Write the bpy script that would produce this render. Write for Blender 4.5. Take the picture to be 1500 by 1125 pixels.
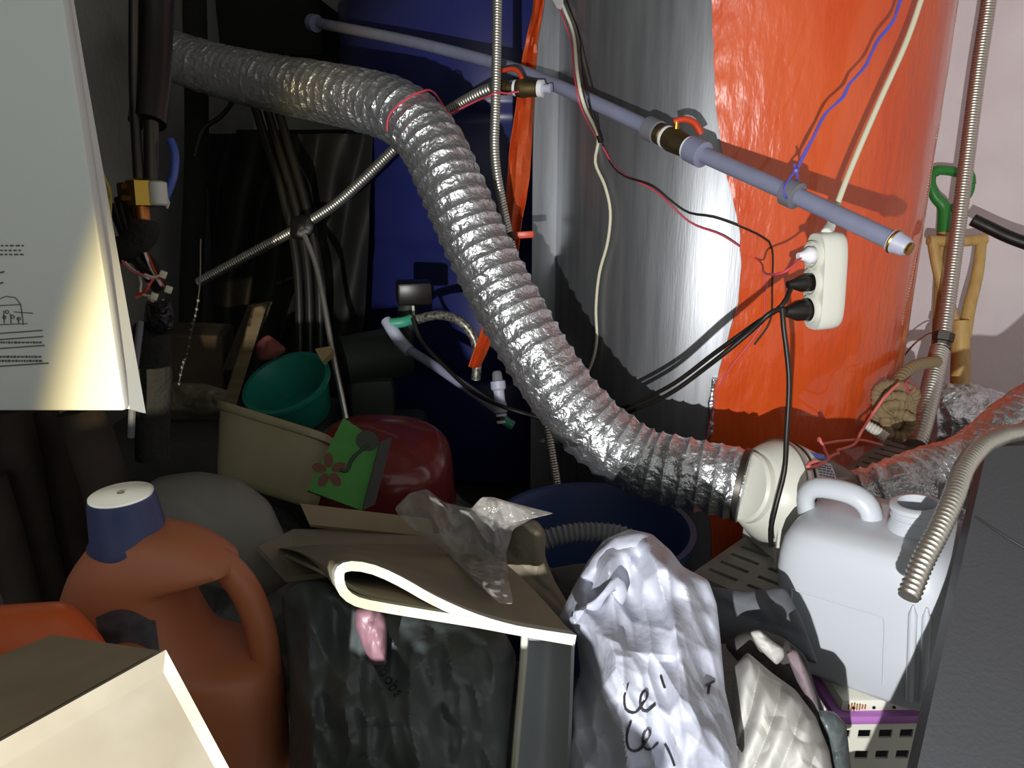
import bpy, bmesh, math, random
from mathutils import Vector, Matrix, noise
from mathutils.bvhtree import BVHTree
random.seed(7)
for o in list(bpy.data.objects): bpy.data.objects.remove(o)
SC = bpy.context.scene
COL = SC.collection
# ------------------------------------------------------------------ camera
CAMZ, PITCH, F = 1.0, math.radians(17), 1150.0
CP, SP = math.cos(PITCH), math.sin(PITCH)
CAM = Vector((0, 0, CAMZ))
cd = bpy.data.cameras.new('camera'); cam = bpy.data.objects.new('camera', cd); COL.objects.link(cam)
cam.location = CAM; cam.rotation_euler = (math.pi/2 - PITCH, 0, 0)
cd.sensor_width = 36; cd.lens = 36*F/1500; cd.clip_start = .02
SC.camera = cam
def P(px, py, Z):
    xc = (px-750)/F*Z; yc = (562.5-py)/F*Z
    return Vector((xc, Z*CP + yc*SP, CAMZ - Z*SP + yc*CP))
def onZ(px, py, z):
    d = P(px, py, 1) - CAM
    return CAM + d*((z-CAMZ)/d.z)
def onY(px, py, y):
    d = P(px, py, 1) - CAM
    return CAM + d*(y/d.y)
# ------------------------------------------------------------------ light
w = bpy.data.worlds.new('world'); SC.world = w; w.use_nodes = True
w.node_tree.nodes['Background'].inputs[0].default_value = (.97, 1, .95, 1)
w.node_tree.nodes['Background'].inputs[1].default_value = .5
LPOS = CAM + Vector((-.165, 0, 0)) + Vector((0, SP, CP))*-.28 - Vector((0, CP, -SP))*.40
ld = bpy.data.lights.new('torch', 'SPOT'); torch = bpy.data.objects.new('torch', ld); COL.objects.link(torch)
torch.location = LPOS
torch.rotation_euler = (P(1440, 850, 1.4)-LPOS).to_track_quat('-Z', 'Y').to_euler()
ld.energy = 112; ld.shadow_soft_size = .006; ld.spot_size = math.radians(91); ld.spot_blend = .10
ld.color = (1, .985, .96)
# the torch's lens leaves a warm fringe at the rim of its beam
ld.use_nodes = True; lt = ld.node_tree; em = lt.nodes['Emission']
tcn = lt.nodes.new('ShaderNodeTexCoord'); sx_ = lt.nodes.new('ShaderNodeSeparateXYZ'); ab = lt.nodes.new('ShaderNodeMath'); ab.operation = 'ABSOLUTE'
rp_ = lt.nodes.new('ShaderNodeValToRGB'); lt.links.new(tcn.outputs['Normal'], sx_.inputs[0]); lt.links.new(sx_.outputs['Z'], ab.inputs[0]); lt.links.new(ab.outputs[0], rp_.inputs[0]); lt.links.new(rp_.outputs[0], em.inputs['Color'])
rp_.color_ramp.elements[0].position = .70; rp_.color_ramp.elements[0].color = (.9, .62, .12, 1); rp_.color_ramp.elements[1].position = .765; rp_.color_ramp.elements[1].color = (1, 1, 1, 1)
SC.view_settings.view_transform = 'Standard'; SC.view_settings.look = 'None'
SC.view_settings.exposure = 0; SC.view_settings.gamma = 1
# ------------------------------------------------------------------ materials
def lin(h):
    h = h.lstrip('#'); r = [int(h[i:i+2], 16)/255 for i in (0, 2, 4)]
    return tuple(x/12.92 if x <= .04045 else ((x+.055)/1.055)**2.4 for x in r) + (1,)
def mat(name, col, rough=.5, metal=0, col2=None, nscale=8, bump=0, bscale=40, stretch=(1,1,1), vor=False,
        coat=0, alpha=1, trans=0, spec=.5, detail=4, dist=.01, sss=0):
    m = bpy.data.materials.new(name); m.use_nodes = True; nt = m.node_tree; b = nt.nodes['Principled BSDF']
    b.inputs['Base Color'].default_value = lin(col); b.inputs['Roughness'].default_value = rough
    b.inputs['Metallic'].default_value = metal; b.inputs['Coat Weight'].default_value = coat
    b.inputs['Alpha'].default_value = alpha; b.inputs['Transmission Weight'].default_value = trans
    b.inputs['Specular IOR Level'].default_value = spec
    if sss: b.inputs['Subsurface Weight'].default_value = sss; b.inputs['Subsurface Radius'].default_value = (.02,.02,.02); b.inputs['Subsurface Scale'].default_value = .5
    tc = nt.nodes.new('ShaderNodeTexCoord'); mp = nt.nodes.new('ShaderNodeMapping')
    mp.inputs['Scale'].default_value = stretch; nt.links.new(tc.outputs['Object'], mp.inputs[0])
    if col2:
        n = nt.nodes.new('ShaderNodeTexNoise'); n.inputs['Scale'].default_value = nscale; n.inputs['Detail'].default_value = detail
        r = nt.nodes.new('ShaderNodeValToRGB'); r.color_ramp.elements[0].position = .36; r.color_ramp.elements[1].position = .66
        r.color_ramp.elements[0].color = lin(col); r.color_ramp.elements[1].color = lin(col2)
        nt.links.new(mp.outputs[0], n.inputs['Vector']); nt.links.new(n.outputs[0], r.inputs[0]); nt.links.new(r.outputs[0], b.inputs['Base Color'])
    if bump:
        bm = nt.nodes.new('ShaderNodeBump'); bm.inputs['Strength'].default_value = bump; bm.inputs['Distance'].default_value = dist
        if vor:
            t = nt.nodes.new('ShaderNodeTexVoronoi'); t.inputs['Scale'].default_value = bscale
        else:
            t = nt.nodes.new('ShaderNodeTexNoise'); t.inputs['Scale'].default_value = bscale; t.inputs['Detail'].default_value = 3
        nt.links.new(mp.outputs[0], t.inputs['Vector']); nt.links.new(t.outputs[0], bm.inputs['Height']); nt.links.new(bm.outputs[0], b.inputs['Normal'])
    return m
M = {}
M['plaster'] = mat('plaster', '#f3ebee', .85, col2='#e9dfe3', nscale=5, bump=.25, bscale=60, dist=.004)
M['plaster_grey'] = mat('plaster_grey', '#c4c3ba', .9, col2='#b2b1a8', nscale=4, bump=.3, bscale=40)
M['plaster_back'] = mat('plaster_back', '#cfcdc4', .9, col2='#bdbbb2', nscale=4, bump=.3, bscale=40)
M['concrete'] = mat('concrete', '#4b4a46', .9, col2='#3b3a37', nscale=6, bump=.4, bscale=30)
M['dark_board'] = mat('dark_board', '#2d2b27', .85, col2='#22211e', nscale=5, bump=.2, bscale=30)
M['shade_black'] = mat('shade_black', '#2b2b28', .75, col2='#201f1d', nscale=4)
M['galv'] = mat('galv', '#9c9fa4', .42, .8, col2='#85888d', nscale=3, stretch=(14,14,1), bump=.06, bscale=25, dist=.003)
M['orange'] = mat('orange_film', '#d84f18', .33, col2='#e05c22', nscale=9, bump=.6, bscale=46, stretch=(1,1,.35), dist=.007, coat=.7)
M['orange_dull'] = mat('orange_dull', '#c8501f', .5, bump=.3, bscale=40)
M['blue_tank'] = mat('blue_tank', '#2b3272', .32, col2='#262c66', nscale=6, bump=.05, bscale=12)
M['foil'] = mat('foil', '#d4d6da', .36, .92, bump=.9, bscale=95, dist=.006)
M['foil2'] = mat('foil_wrinkled', '#d4d6da', .34, .92, bump=1, bscale=60, dist=.008)
M['steel'] = mat('steel', '#cfccc2', .38, .95, bump=.05, bscale=200)
M['steel_dark'] = mat('steel_dark', '#5a5852', .4, .9)
M['brass'] = mat('brass', '#b08d3e', .33, 1)
M['brass_dark'] = mat('brass_dark', '#6b5c3a', .5, .8, col2='#4c4433', nscale=60)
M['copper'] = mat('copper', '#b0703f', .35, 1)
M['pvc'] = mat('pvc_grey', '#8387a0', .45, col2='#7a7e94', nscale=20)
M['pvc_dark'] = mat('pvc_coupling', '#70727a', .5)
M['pvc_light'] = mat('pvc_light', '#a9adc0', .45)
M['white_tape'] = mat('white_tape', '#e6e6ea', .6)
M['red'] = mat('red_lever', '#c2401c', .4)
M['white_pl'] = mat('white_plastic', '#d5d6cc', .4)
M['cream_cable'] = mat('cream_cable', '#dcd7bd', .45)
M['black_rub'] = mat('black_rubber', '#16130f', .45)
M['black_pl'] = mat('black_plastic', '#1a1614', .35)
M['pink_wire'] = mat('pink_wire', '#d0485c', .45)
M['pink2'] = mat('pink_string', '#e57a76', .5)
M['blue_wire'] = mat('blue_string', '#5c57b8', .5)
M['yellow_wire'] = mat('yellow_wire', '#a08f3a', .5)
M['blue_hose'] = mat('blue_sleeve', '#3d55a8', .45)
M['boiler_white'] = mat('boiler_enamel', '#d6dcd9', .35, bump=.12, bscale=300, dist=.001)
M['ink'] = mat('ink', '#5c5e58', .7)
M['black_ink'] = mat('black_ink', '#1a1a20', .6)
M['foam_black'] = mat('foam_black', '#232320', .95, bump=.5, bscale=150)
M['brown_pipe'] = mat('brown_pipe', '#382e27', .8, col2='#2c2520', nscale=12, bump=.2, bscale=60)
M['bottle'] = mat('bottle_orange', '#b87150', .45, col2='#b06a48', nscale=6)
M['bottle_or2'] = mat('orange_tub', '#c9561c', .45)
M['navy_cap'] = mat('navy_cap', '#3a4472', .45)
M['cap_white'] = mat('cap_white', '#dcdcd0', .5)
M['sticker'] = mat('sticker_dark', '#35353b', .5, col2='#55525a', nscale=60)
M['card'] = mat('cardboard', '#9a8d72', .85, col2='#857960', nscale=10)
M['card_cream'] = mat('card_cream', '#948d7d', .8, col2='#8a8270', nscale=25)
M['card_grey'] = mat('card_grey', '#8a8272', .85)
M['bin'] = mat('bin_beige', '#a29a7c', .6, col2='#968b68', nscale=7)
M['green'] = mat('notebook_green', '#4a9240', .7, col2='#43863a', nscale=30)
M['petal'] = mat('petal_brown', '#6e4337', .7)
M['petal_dark'] = mat('stem_dark', '#3a4438', .7)
M['maroon'] = mat('maroon_plastic', '#80302a', .25, col2='#74292a', nscale=6, coat=.3)
M['teal'] = mat('teal_plastic', '#1f8a78', .35)
M['wood'] = mat('wood', '#6b5c40', .8, col2='#54472f', nscale=10, stretch=(1,1,8))
M['wood_dark'] = mat('wood_dark', '#4a3f31', .85, col2='#3a3128', nscale=10)
M['wood_yel'] = mat('wood_yellow', '#cfae6c', .5, col2='#bf9d5c', nscale=12, stretch=(6,6,1))
M['wood_pale'] = mat('wood_pale', '#b0a070', .7)
M['pink_cloth'] = mat('pink_cloth', '#8a4b45', .9)
M['stone'] = mat('stone', '#6d6a58', .95, col2='#57533f', nscale=25, bump=.8, bscale=50)
M['grey_lump'] = mat('grey_lump', '#7d7c76', .6, col2='#73726a', nscale=5)
M['clear'] = mat('clear_bag', '#b5b1ab', .18, alpha=.38, bump=.9, bscale=40)
M['tan'] = mat('tan_cloth', '#7a7362', .9, col2='#6d6656', nscale=15, bump=.2, bscale=120)
M['navy_tub'] = mat('navy_tub', '#2c4272', .5)
M['blue_scrap'] = mat('blue_scrap', '#5a86d8', .5)
M['clear_hose'] = mat('clear_hose', '#7f8286', .3, alpha=.75)
M['bag_white'] = mat('bag_white', '#a9adbb', .4, col2='#9fa3b2', nscale=12, bump=.3, bscale=34)
M['bag_black'] = mat('bag_black', '#3c403e', .38, bump=.4, bscale=22)
M['bag_grey'] = mat('bag_grey', '#4c5455', .4, bump=.3, bscale=22)
M['mat_white'] = mat('mat_edge', '#b3b7b0', .7, col2='#a39c84', nscale=16)
M['mat_top'] = mat('mat_top', '#8a816a', .8, col2='#75705f', nscale=9)
M['can'] = mat('can_hdpe', '#c3c9d1', .36, sss=.2)
M['grate'] = mat('grate_grey', '#95918a', .6, .2, col2='#827d76', nscale=20)
M['rope'] = mat('rope', '#8d7b5c', .9)
M['green_grip'] = mat('green_grip', '#2f8a3a', .4)
M['dark_panel'] = mat('dark_panel', '#46484c', .55, bump=.1, bscale=200)
M['lilac'] = mat('lilac_rim', '#a86cb4', .45)
M['basket'] = mat('basket_white', '#d8d8cc', .5)
M['rust'] = mat('rust', '#9a6434', .9)
M['cloth_white'] = mat('cloth_white', '#b4b4b0', .8, col2='#a9a9a4', nscale=9)
M['cloth_dark'] = mat('cloth_dark', '#4a4746', .9)
M['cloth_mauve'] = mat('cloth_mauve', '#75686e', .9)
M['cloth_grey'] = mat('cloth_grey', '#5d6068', .9, col2='#50525a', nscale=10)
M['pink_pack'] = mat('pink_pack', '#80606a', .45)
M['white_box'] = mat('white_box', '#8f9498', .5)
M['label'] = mat('label_print', '#d6d4dc', .5)
M['label_text'] = mat('label_text', '#6a6080', .6)
M['label_blue'] = mat('label_blue', '#4a68b0', .5)
M['smoky'] = mat('smoky_cone', '#6d6058', .35, alpha=.8)
M['olive'] = mat('olive', '#79805e', .6)
M['braid'] = mat('braid', '#b8b5a8', .35, .7, col2='#4a4a45', nscale=160)
M['pump'] = mat('pump_green', '#2a352e', .6)
M['green_seal'] = mat('green_fitting', '#3f9a7e', .45)
# ------------------------------------------------------------------ geometry helpers
class G:
    def __init__(s): s.v = []; s.f = []
    def add(s, v, f):
        n = len(s.v); s.v += [Vector(x) for x in v]; s.f += [tuple(i+n for i in q) for q in f]; return s
    def bm(s, b, Mx=None):
        b.verts.ensure_lookup_table(); b.verts.index_update()
        s.add([(Mx @ x.co) if Mx else x.co.copy() for x in b.verts], [[x.index for x in q.verts] for q in b.faces]); b.free(); return s
    def box(s, size, Mx, r=0, seg=2):
        b = bmesh.new(); bmesh.ops.create_cube(b, size=1)
        for x in b.verts: x.co = Vector((x.co.x*size[0], x.co.y*size[1], x.co.z*size[2]))
        if r: bmesh.ops.bevel(b, geom=b.edges[:], offset=r, segments=seg, affect='EDGES', profile=.5)
        return s.bm(b, Mx)
    def rings(s, rings, closed=False, cap=True):
        n = len(rings[0]); v = [p for r in rings for p in r]; f = []
        m = len(rings)
        for i in range(m if closed else m-1):
            a = i*n; b_ = ((i+1) % m)*n
            for j in range(n):
                k = (j+1) % n; f.append((a+j, a+k, b_+k, b_+j))
        if cap and not closed: f.append(tuple(range(n-1, -1, -1))); f.append(tuple((m-1)*n+j for j in range(n)))
        return s.add(v, f)
    def tube(s, pts, r, seg=10, step=None, cap=True, raw=False, ell=None):
        path = list(pts) if raw else spline(pts, step or .012)
        fr = frames(path); R = []
        L = 0; n = len(path)
        for i, (p, (t, u, v_)) in enumerate(zip(path, fr)):
            if i: L += (path[i]-path[i-1]).length
            rr = r(L, i/(n-1)) if callable(r) else r
            R.append([p + (u*math.cos(a)*(ell or 1) + v_*math.sin(a))*(rr(a) if callable(rr) else rr) for a in [2*math.pi*j/seg for j in range(seg)]])
        return s.rings(R, cap=cap)
    def lathe(s, prof, p0, axis, seg=32, cap=True, ref=None):
        a = Vector(axis).normalized(); u = (ref or (Vector((0,0,1)) if abs(a.z) < .9 else Vector((1,0,0)))).cross(a).normalized(); v_ = a.cross(u)
        return s.rings([[Vector(p0) + a*t + (u*math.cos(q) + v_*math.sin(q))*r for q in [2*math.pi*j/seg for j in range(seg)]] for r, t in prof], cap=cap)
    def slab(s, pts, th):
        pts = [Vector(p) for p in pts]; n = (pts[1]-pts[0]).cross(pts[-1]-pts[0]).normalized()*th; k = len(pts)
        f = [tuple(range(k)), tuple(range(2*k-1, k-1, -1))]
        for i in range(k): j = (i+1) % k; f.append((i, i+k, j+k, j))
        return s.add(pts+[p+n for p in pts], f)
    def strip(s, rows, th=0):
        """grid of rows of points, thickened along its normals"""
        m = len(rows); n = len(rows[0]); top = []
        for i in range(m):
            for j in range(n):
                a = rows[min(i+1, m-1)][j]-rows[max(i-1, 0)][j]; b_ = rows[i][min(j+1, n-1)]-rows[i][max(j-1, 0)]
                top.append(rows[i][j] + a.cross(b_).normalized()*th)
        bot = [p for r in rows for p in r]; N = m*n; f = []
        for i in range(m-1):
            for j in range(n-1):
                q = (i*n+j, i*n+j+1, (i+1)*n+j+1, (i+1)*n+j); f.append(tuple(x+N for x in q)); f.append(q[::-1])
        e = [j for j in range(n)] + [i*n+n-1 for i in range(1, m)] + [(m-1)*n+j for j in range(n-2, -1, -1)] + [i*n for i in range(m-2, 0, -1)]
        for i in range(len(e)):
            a, b_ = e[i], e[(i+1) % len(e)]; f.append((a, b_, b_+N, a+N))
        return s.add(bot+top, f)
    def loft(s, secs, seg=40, n=4):
        """secs: (center, u half axis, v half axis); superellipse sections"""
        R = []
        for sec in secs:
            c, u, v_ = sec[:3]; k = sec[3] if len(sec) > 3 else n
            R.append([c + u*cs(a, k) + v_*sn(a, k) for a in [2*math.pi*j/seg for j in range(seg)]])
        return s.rings(R)
    def bvh(s): return BVHTree.FromPolygons(s.v, s.f)
def cs(a, k): c = math.cos(a); return math.copysign(abs(c)**(2/k), c)
def sn(a, k): c = math.sin(a); return math.copysign(abs(c)**(2/k), c)
def spline(pts, step):
    pts = [Vector(p) for p in pts]
    if len(pts) < 2: return pts
    Q = [pts[0]*2-pts[1]] + pts + [pts[-1]*2-pts[-2]]; out = []
    for i in range(1, len(Q)-2):
        a, b, c, d = Q[i-1:i+3]; n = max(2, int((c-b).length/step))
        for k in range(n):
            t = k/n; out.append(.5*((2*b) + (c-a)*t + (2*a-5*b+4*c-d)*t*t + (3*b-a-3*c+d)*t**3))
    out.append(pts[-1]); return out
def even(path, step):
    out = [path[0]]; acc = 0
    for a, b in zip(path, path[1:]):
        L = (b-a).length
        if L < 1e-9: continue
        t = step-acc
        while t <= L: out.append(a.lerp(b, t/L)); t += step
        acc = (acc+L) % step
    return out
def frames(path):
    fr = []; u = None
    for i, p in enumerate(path):
        t = (path[min(i+1, len(path)-1)]-path[max(i-1, 0)]).normalized()
        if u is None: u = (Vector((0,0,1)) if abs(t.z) < .9 else Vector((1,0,0))).cross(t).normalized()
        else: u = (u - t*u.dot(t)).normalized()
        fr.append((t, u, t.cross(u)))
    return fr
def corr(pts, r, pitch, amp, seg=16, sub=5, crumple=0, cfreq=30, sharp=1):
    """corrugated flexible tube"""
    path = even(spline(pts, .004), pitch/sub); g = G(); fr = frames(path); R = []
    for i, (p, (t, u, v_)) in enumerate(zip(path, fr)):
        ph = (i % sub)/sub; h = abs(math.sin(math.pi*ph))**sharp
        row = []
        for j in range(seg):
            a = 2*math.pi*j/seg; d = u*math.cos(a) + v_*math.sin(a); q = p + d*r
            k = amp*(1-h) if True else 0
            if crumple: k += crumple*(noise.noise(q*cfreq) + .6*noise.noise(q*cfreq*2.3))*(.4+.6*h)
            row.append(p + d*(r+k))
        R.append(row)
    return g.rings(R)
def basis(o, x, y, z):
    m = Matrix.Identity(4)
    for i in range(3): m[i][0], m[i][1], m[i][2], m[i][3] = x[i], y[i], z[i], o[i]
    return m
def rot(o, rx=0, ry=0, rz=0):
    from mathutils import Euler
    return Matrix.Translation(o) @ Euler((math.radians(rx), math.radians(ry), math.radians(rz)), 'XYZ').to_matrix().to_4x4()
def an(w_): return Vector((w_.x*1.5+w_.z*.5, w_.y*.7, w_.z*.55-w_.x*.25))
def pillow(poly, Z, front, back, cen=None, rings=16, nang=90, amp=.008, freq=14, folds=None, tilt=0, power=.6, seed=0, smooth=2, crease=0):
    """closed lumpy body with the given outline; Z may be a function of the pixel"""
    n = len(poly); pts = [Vector((p[0], p[1])) for p in poly]
    per = [(pts[(i+1) % n]-pts[i]).length for i in range(n)]; tot = sum(per); B = []
    for k in range(nang):
        d = tot*k/nang; i = 0
        while d > per[i]: d -= per[i]; i += 1
        B.append(pts[i].lerp(pts[(i+1) % n], d/per[i]))
    for _ in range(smooth): B = [(B[i-1]+B[i]*2+B[(i+1) % nang])/4 for i in range(nang)]
    c = Vector(cen) if cen else sum(B, Vector((0, 0)))/nang
    zf = Z if callable(Z) else (lambda x, y: Z)
    g = G(); R = []
    S = [(s, 1) for s in [(i+.5)/rings for i in range(rings)]] + [(1, 0)] + [(s, -1) for s in [(i+.5)/rings for i in range(rings)][::-1]]
    off = Vector((seed*3.1, seed*1.7, seed))
    for s, side in S:
        row = []
        for b in B:
            q = c.lerp(b, s); z = zf(q.x, q.y); prof = max(0, 1-s*s)**power
            w_ = P(q.x, q.y, z); k = 0
            if amp:
                nn = noise.noise(w_*freq+off); k = amp*(nn + abs(noise.noise(w_*freq*2.2+off)) + crease*(noise.noise(an(w_)*freq*1.3+off*2, noise_basis='VORONOI_F1')*1.2 + noise.noise(an(w_)*freq*2.9+off, noise_basis='VORONOI_F1')*.5))
            if folds:
                for (ang, fq, fa) in folds:
                    t = w_.x*math.cos(ang) + (w_.z+.4*w_.y)*math.sin(ang) + .03*noise.noise(w_*7+off)
                    k += fa*(abs(math.sin(t*fq))-.5)
            if side > 0: z -= front*prof + k*min(1, prof*2)
            elif side < 0: z += back*prof
            row.append(P(q.x, q.y, z))
        R.append(row)
    return g.rings(R)
def blob(c, r, amp=.03, freq=6, seg=40, rng=24, floor=.002, fine=0):
    g = G(); R = []; c = Vector(c)
    for i in range(rng+1):
        th = math.pi*(i+.02)/(rng+.04); row = []
        for j in range(seg):
            a = 2*math.pi*j/seg; d = Vector((math.sin(th)*math.cos(a), math.sin(th)*math.sin(a), math.cos(th)))
            q = c + Vector((d.x*r[0], d.y*r[1], d.z*r[2])); k = amp*noise.noise(q*freq) + fine*abs(noise.noise(q*freq*3))
            q += d*k; q.z = max(q.z, floor); row.append(q)
        R.append(row)
    return g.rings(R)
# ------------------------------------------------------------------ object helpers
def mesh(name, g, m, smooth=True, off=Vector((0,0,0)), angle=40):
    me = bpy.data.meshes.new(name); me.from_pydata([v-off for v in g.v], [], g.f); me.validate()
    b = bmesh.new(); b.from_mesh(me); bmesh.ops.recalc_face_normals(b, faces=b.faces[:]); b.to_mesh(me); b.free()
    me.materials.append(M[m] if isinstance(m, str) else m)
    if smooth:
        me.polygons.foreach_set('use_smooth', [True]*len(me.polygons)); me.set_sharp_from_angle(angle=math.radians(angle))
    me.update(); return me
def tag(o, label, cat, group=None):
    o['label'] = label; o['category'] = cat
    if group: o['group'] = group
def thing(name, label, cat, loc, group=None):
    o = bpy.data.objects.new(name, None); COL.objects.link(o); o.location = loc; o.empty_display_size = .05; tag(o, label, cat, group); return o
def base_of(g):
    n = len(g.v); z = min(v.z for v in g.v); x = sum(v.x for v in g.v)/n; y = sum(v.y for v in g.v)/n; return Vector((x, y, z))
def part(name, g, m, parent, label=None, smooth=True, angle=40, kind=None):
    root = parent
    while root.parent: root = root.parent
    o = bpy.data.objects.new(name, mesh(name, g, m, smooth, Vector(root.location), angle)); COL.objects.link(o); o.parent = parent
    if label: o['label'] = label
    if kind: o['kind'] = kind
    return o
def single(name, g, m, label, cat, group=None, smooth=True, angle=40):
    b = base_of(g); o = bpy.data.objects.new(name, mesh(name, g, m, smooth, b, angle)); COL.objects.link(o); o.location = b; tag(o, label, cat, group); return o
def struct(name, g, m):
    o = bpy.data.objects.new(name, mesh(name, g, m, False)); COL.objects.link(o); o['kind'] = 'structure'; return o
def boxmm(x0, x1, y0, y1, z0, z1, r=0):
    return G().box((x1-x0, y1-y0, z1-z0), Matrix.Translation(((x0+x1)/2, (y0+y1)/2, (z0+z1)/2)), r)
def text(s, size, Mx, ext=.0004, bend=None):
    c = bpy.data.curves.new('t', 'FONT'); c.body = s; c.size = size; c.extrude = ext; c.resolution_u = 3
    o = bpy.data.objects.new('t', c); COL.objects.link(o); bpy.context.view_layer.update()
    me = bpy.data.meshes.new_from_object(o); g = G().add([Mx @ v.co for v in me.vertices], [tuple(p.vertices) for p in me.polygons])
    bpy.data.objects.remove(o); bpy.data.curves.remove(c); bpy.data.meshes.remove(me); return g
def ray(bv, px, py, lift=0):
    d = (P(px, py, 1)-CAM).normalized(); h = bv.ray_cast(CAM, d)
    return (h[0] - d*lift) if h[0] else None
# ================================================================== SETTING
WB, WL, WR, CH = 3.2, -1.0, 1.65, 2.3
struct('floor', boxmm(WL-.1, WR+.1, -1.0, WB+.1, -.1, 0), 'concrete')
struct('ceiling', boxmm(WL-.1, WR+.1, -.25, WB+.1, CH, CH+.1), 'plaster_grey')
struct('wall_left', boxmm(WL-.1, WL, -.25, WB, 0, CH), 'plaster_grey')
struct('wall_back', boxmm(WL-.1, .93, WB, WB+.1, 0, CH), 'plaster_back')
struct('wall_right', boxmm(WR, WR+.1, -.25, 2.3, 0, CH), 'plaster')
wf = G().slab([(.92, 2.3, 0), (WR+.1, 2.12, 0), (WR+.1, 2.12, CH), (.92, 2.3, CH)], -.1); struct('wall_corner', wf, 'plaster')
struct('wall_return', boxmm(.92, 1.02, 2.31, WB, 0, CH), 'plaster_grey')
# ================================================================== LARGE THINGS
# --- insulated water tank: galvanised jacket, orange film wrap
TX, TY, TR, TH = .495, 1.886, .4163, 1.75
def onTank(px, py, off=.004):
    d = P(px, py, 1)-CAM; R_ = TR+off
    a = d.x*d.x+d.y*d.y; b = -(d.x*TX+d.y*TY); c = TX*TX+TY*TY-R_*R_; q = b*b-a*c
    t = (-b-math.sqrt(max(q, 0)))/a
    return CAM + d*t
tank = thing('water_tank', 'large vertical water tank in a galvanised jacket half wrapped in orange film', 'water tank', (TX, TY, 0))
part('jacket', G().lathe([(TR-.03, 0), (TR, .01), (TR, TH-.12), (TR*.93, TH-.04), (TR*.6, TH), (.02, TH+.01)], (TX, TY, 0), (0, 0, 1), 96), 'galv', tank, 'galvanised sheet jacket')
edge_px = [(1041, -60), (1043, 0), (1048, 150), (1060, 240), (1070, 280), (1082, 330), (1085, 390), (1080, 445), (1064, 500), (1048, 560), (1040, 640), (1040, 760), (1050, 1000)]
ed = []
for e in edge_px:
    p = onTank(e[0], e[1], .006); ed.append((p.z, math.atan2(p.y-TY, p.x-TX)))
ed.sort()
def edge_at(z):
    if z <= ed[0][0]: return ed[0][1]
    for (z0, a0), (z1, a1) in zip(ed, ed[1:]):
        if z <= z1: return a0+(a1-a0)*(z-z0)/(z1-z0)
    return ed[-1][1]
rows = []
NZ = 150
for i in range(NZ):
    z = .012 + (TH-.14)*i/(NZ-1); a0 = edge_at(z) + .006*noise.noise(Vector((0, 0, z*40))); a1 = a0 + 3.9; row = []
    for j in range(121):
        s = j/120; a = a0+(a1-a0)*s; w_ = Vector((math.cos(a)*3, math.sin(a)*3, z*1.6))
        k = .006 + .0022*abs(noise.noise(w_*5)) + .003*noise.noise(Vector((w_.x*3, w_.y*3, z*2)))*(.3+.7*s if s < .3 else 1)*.6
        if s < .03: k += .004*(1-s/.03)*(1+noise.noise(Vector((3, 1, z*25))))
        row.append(Vector((TX+(TR+k)*math.cos(a), TY+(TR+k)*math.sin(a), z)))
    rows.append(row)
wrap = part('film_wrap', G().strip(rows, -.004), 'orange', tank, 'glossy orange insulation film')
g = G()
for i in range(len(rows)-1):
    pass
ft = [onTank(x, y, .012) for x, y in [(1047, 555), (1043, 580), (1042, 610), (1039, 640)]]
part('foil_edge', G().tube(ft, lambda L, s: .006+.002*math.sin(L*300), 8), 'foil2', wrap)
# flange of the jacket seam, at the left of the silhouette
def flange(Z):
    a0 = P(772, 0, Z); b0 = P(801, 0, Z)
    return [(a0.x, a0.y), (b0.x, b0.y)]
(ax, ay), (bx_, by_) = flange(1.5)
ang = math.pi-.02
c0 = Vector((TX+TR*math.cos(math.radians(197)), TY+TR*math.sin(math.radians(197)), 0)); tdir = Vector((-.95, -.3, 0)).normalized()
part('seam_flange', G().slab([c0+Vector((.01, 0, .1)), c0+tdir*.055+Vector((0, 0, .1)), c0+tdir*.055+Vector((0, 0, TH-.15)), c0+Vector((.01, 0, TH-.15))], .003), 'galv', tank)
# --- blue tank behind
BX, BY, BR = -.03, 2.665, .5
bt = thing('blue_water_tank', 'tall dark blue plastic water tank standing behind the silver duct', 'water tank', (BX, BY, 0))
prof = [(BR-.03, 0), (BR, .03)]
z = .03
while z < 1.75: prof += [(BR, z), (BR, z+.28), (BR-.012, z+.30), (BR-.012, z+.33), (BR, z+.35)]; z += .36
prof += [(BR*.9, 1.95), (.15, 2.02), (.15, 2.06)]
part('shell', G().lathe(prof, (BX, BY, 0), (0, 0, 1), 96), 'blue_tank', bt)
part('lid', G().lathe([(.17, 2.05), (.17, 2.09), (.05, 2.1)], (BX, BY, 0), (0, 0, 1), 40), 'black_pl', bt)
# --- torn orange strip hanging beside the tank
ctr = [(793, -30, 9), (788, 20, 8), (776, 80, 7), (769, 150, 10), (762, 220, 13), (757, 290, 16), (748, 350, 16), (733, 430, 13), (716, 485, 15), (694, 540, 8)]
rows = []
pl = spline([Vector((c[0], c[1], 0)) for c in ctr], 12); wl = spline([Vector((c[2], 0, 0)) for c in ctr], .5)
for i, q in enumerate(pl):
    s = i/(len(pl)-1); wd = wl[min(len(wl)-1, int(s*(len(wl)-1)))].x
    rows.append([P(q.x+wd*u, q.y-abs(u)*3, 1.555 + .06*min(1, s/.22) - .085*max(0, s-.55)/.45 + .012*math.sin(u*4+s*9) + .01*noise.noise(Vector((s*14, u*2, 0)))) for u in [-1, -.6, -.2, .2, .6, 1]])
single('torn_film_strip', G().strip(rows, .002), 'orange_dull', 'long torn strip of orange film hanging from the tank edge beside the blue tank', 'film strip')
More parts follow.
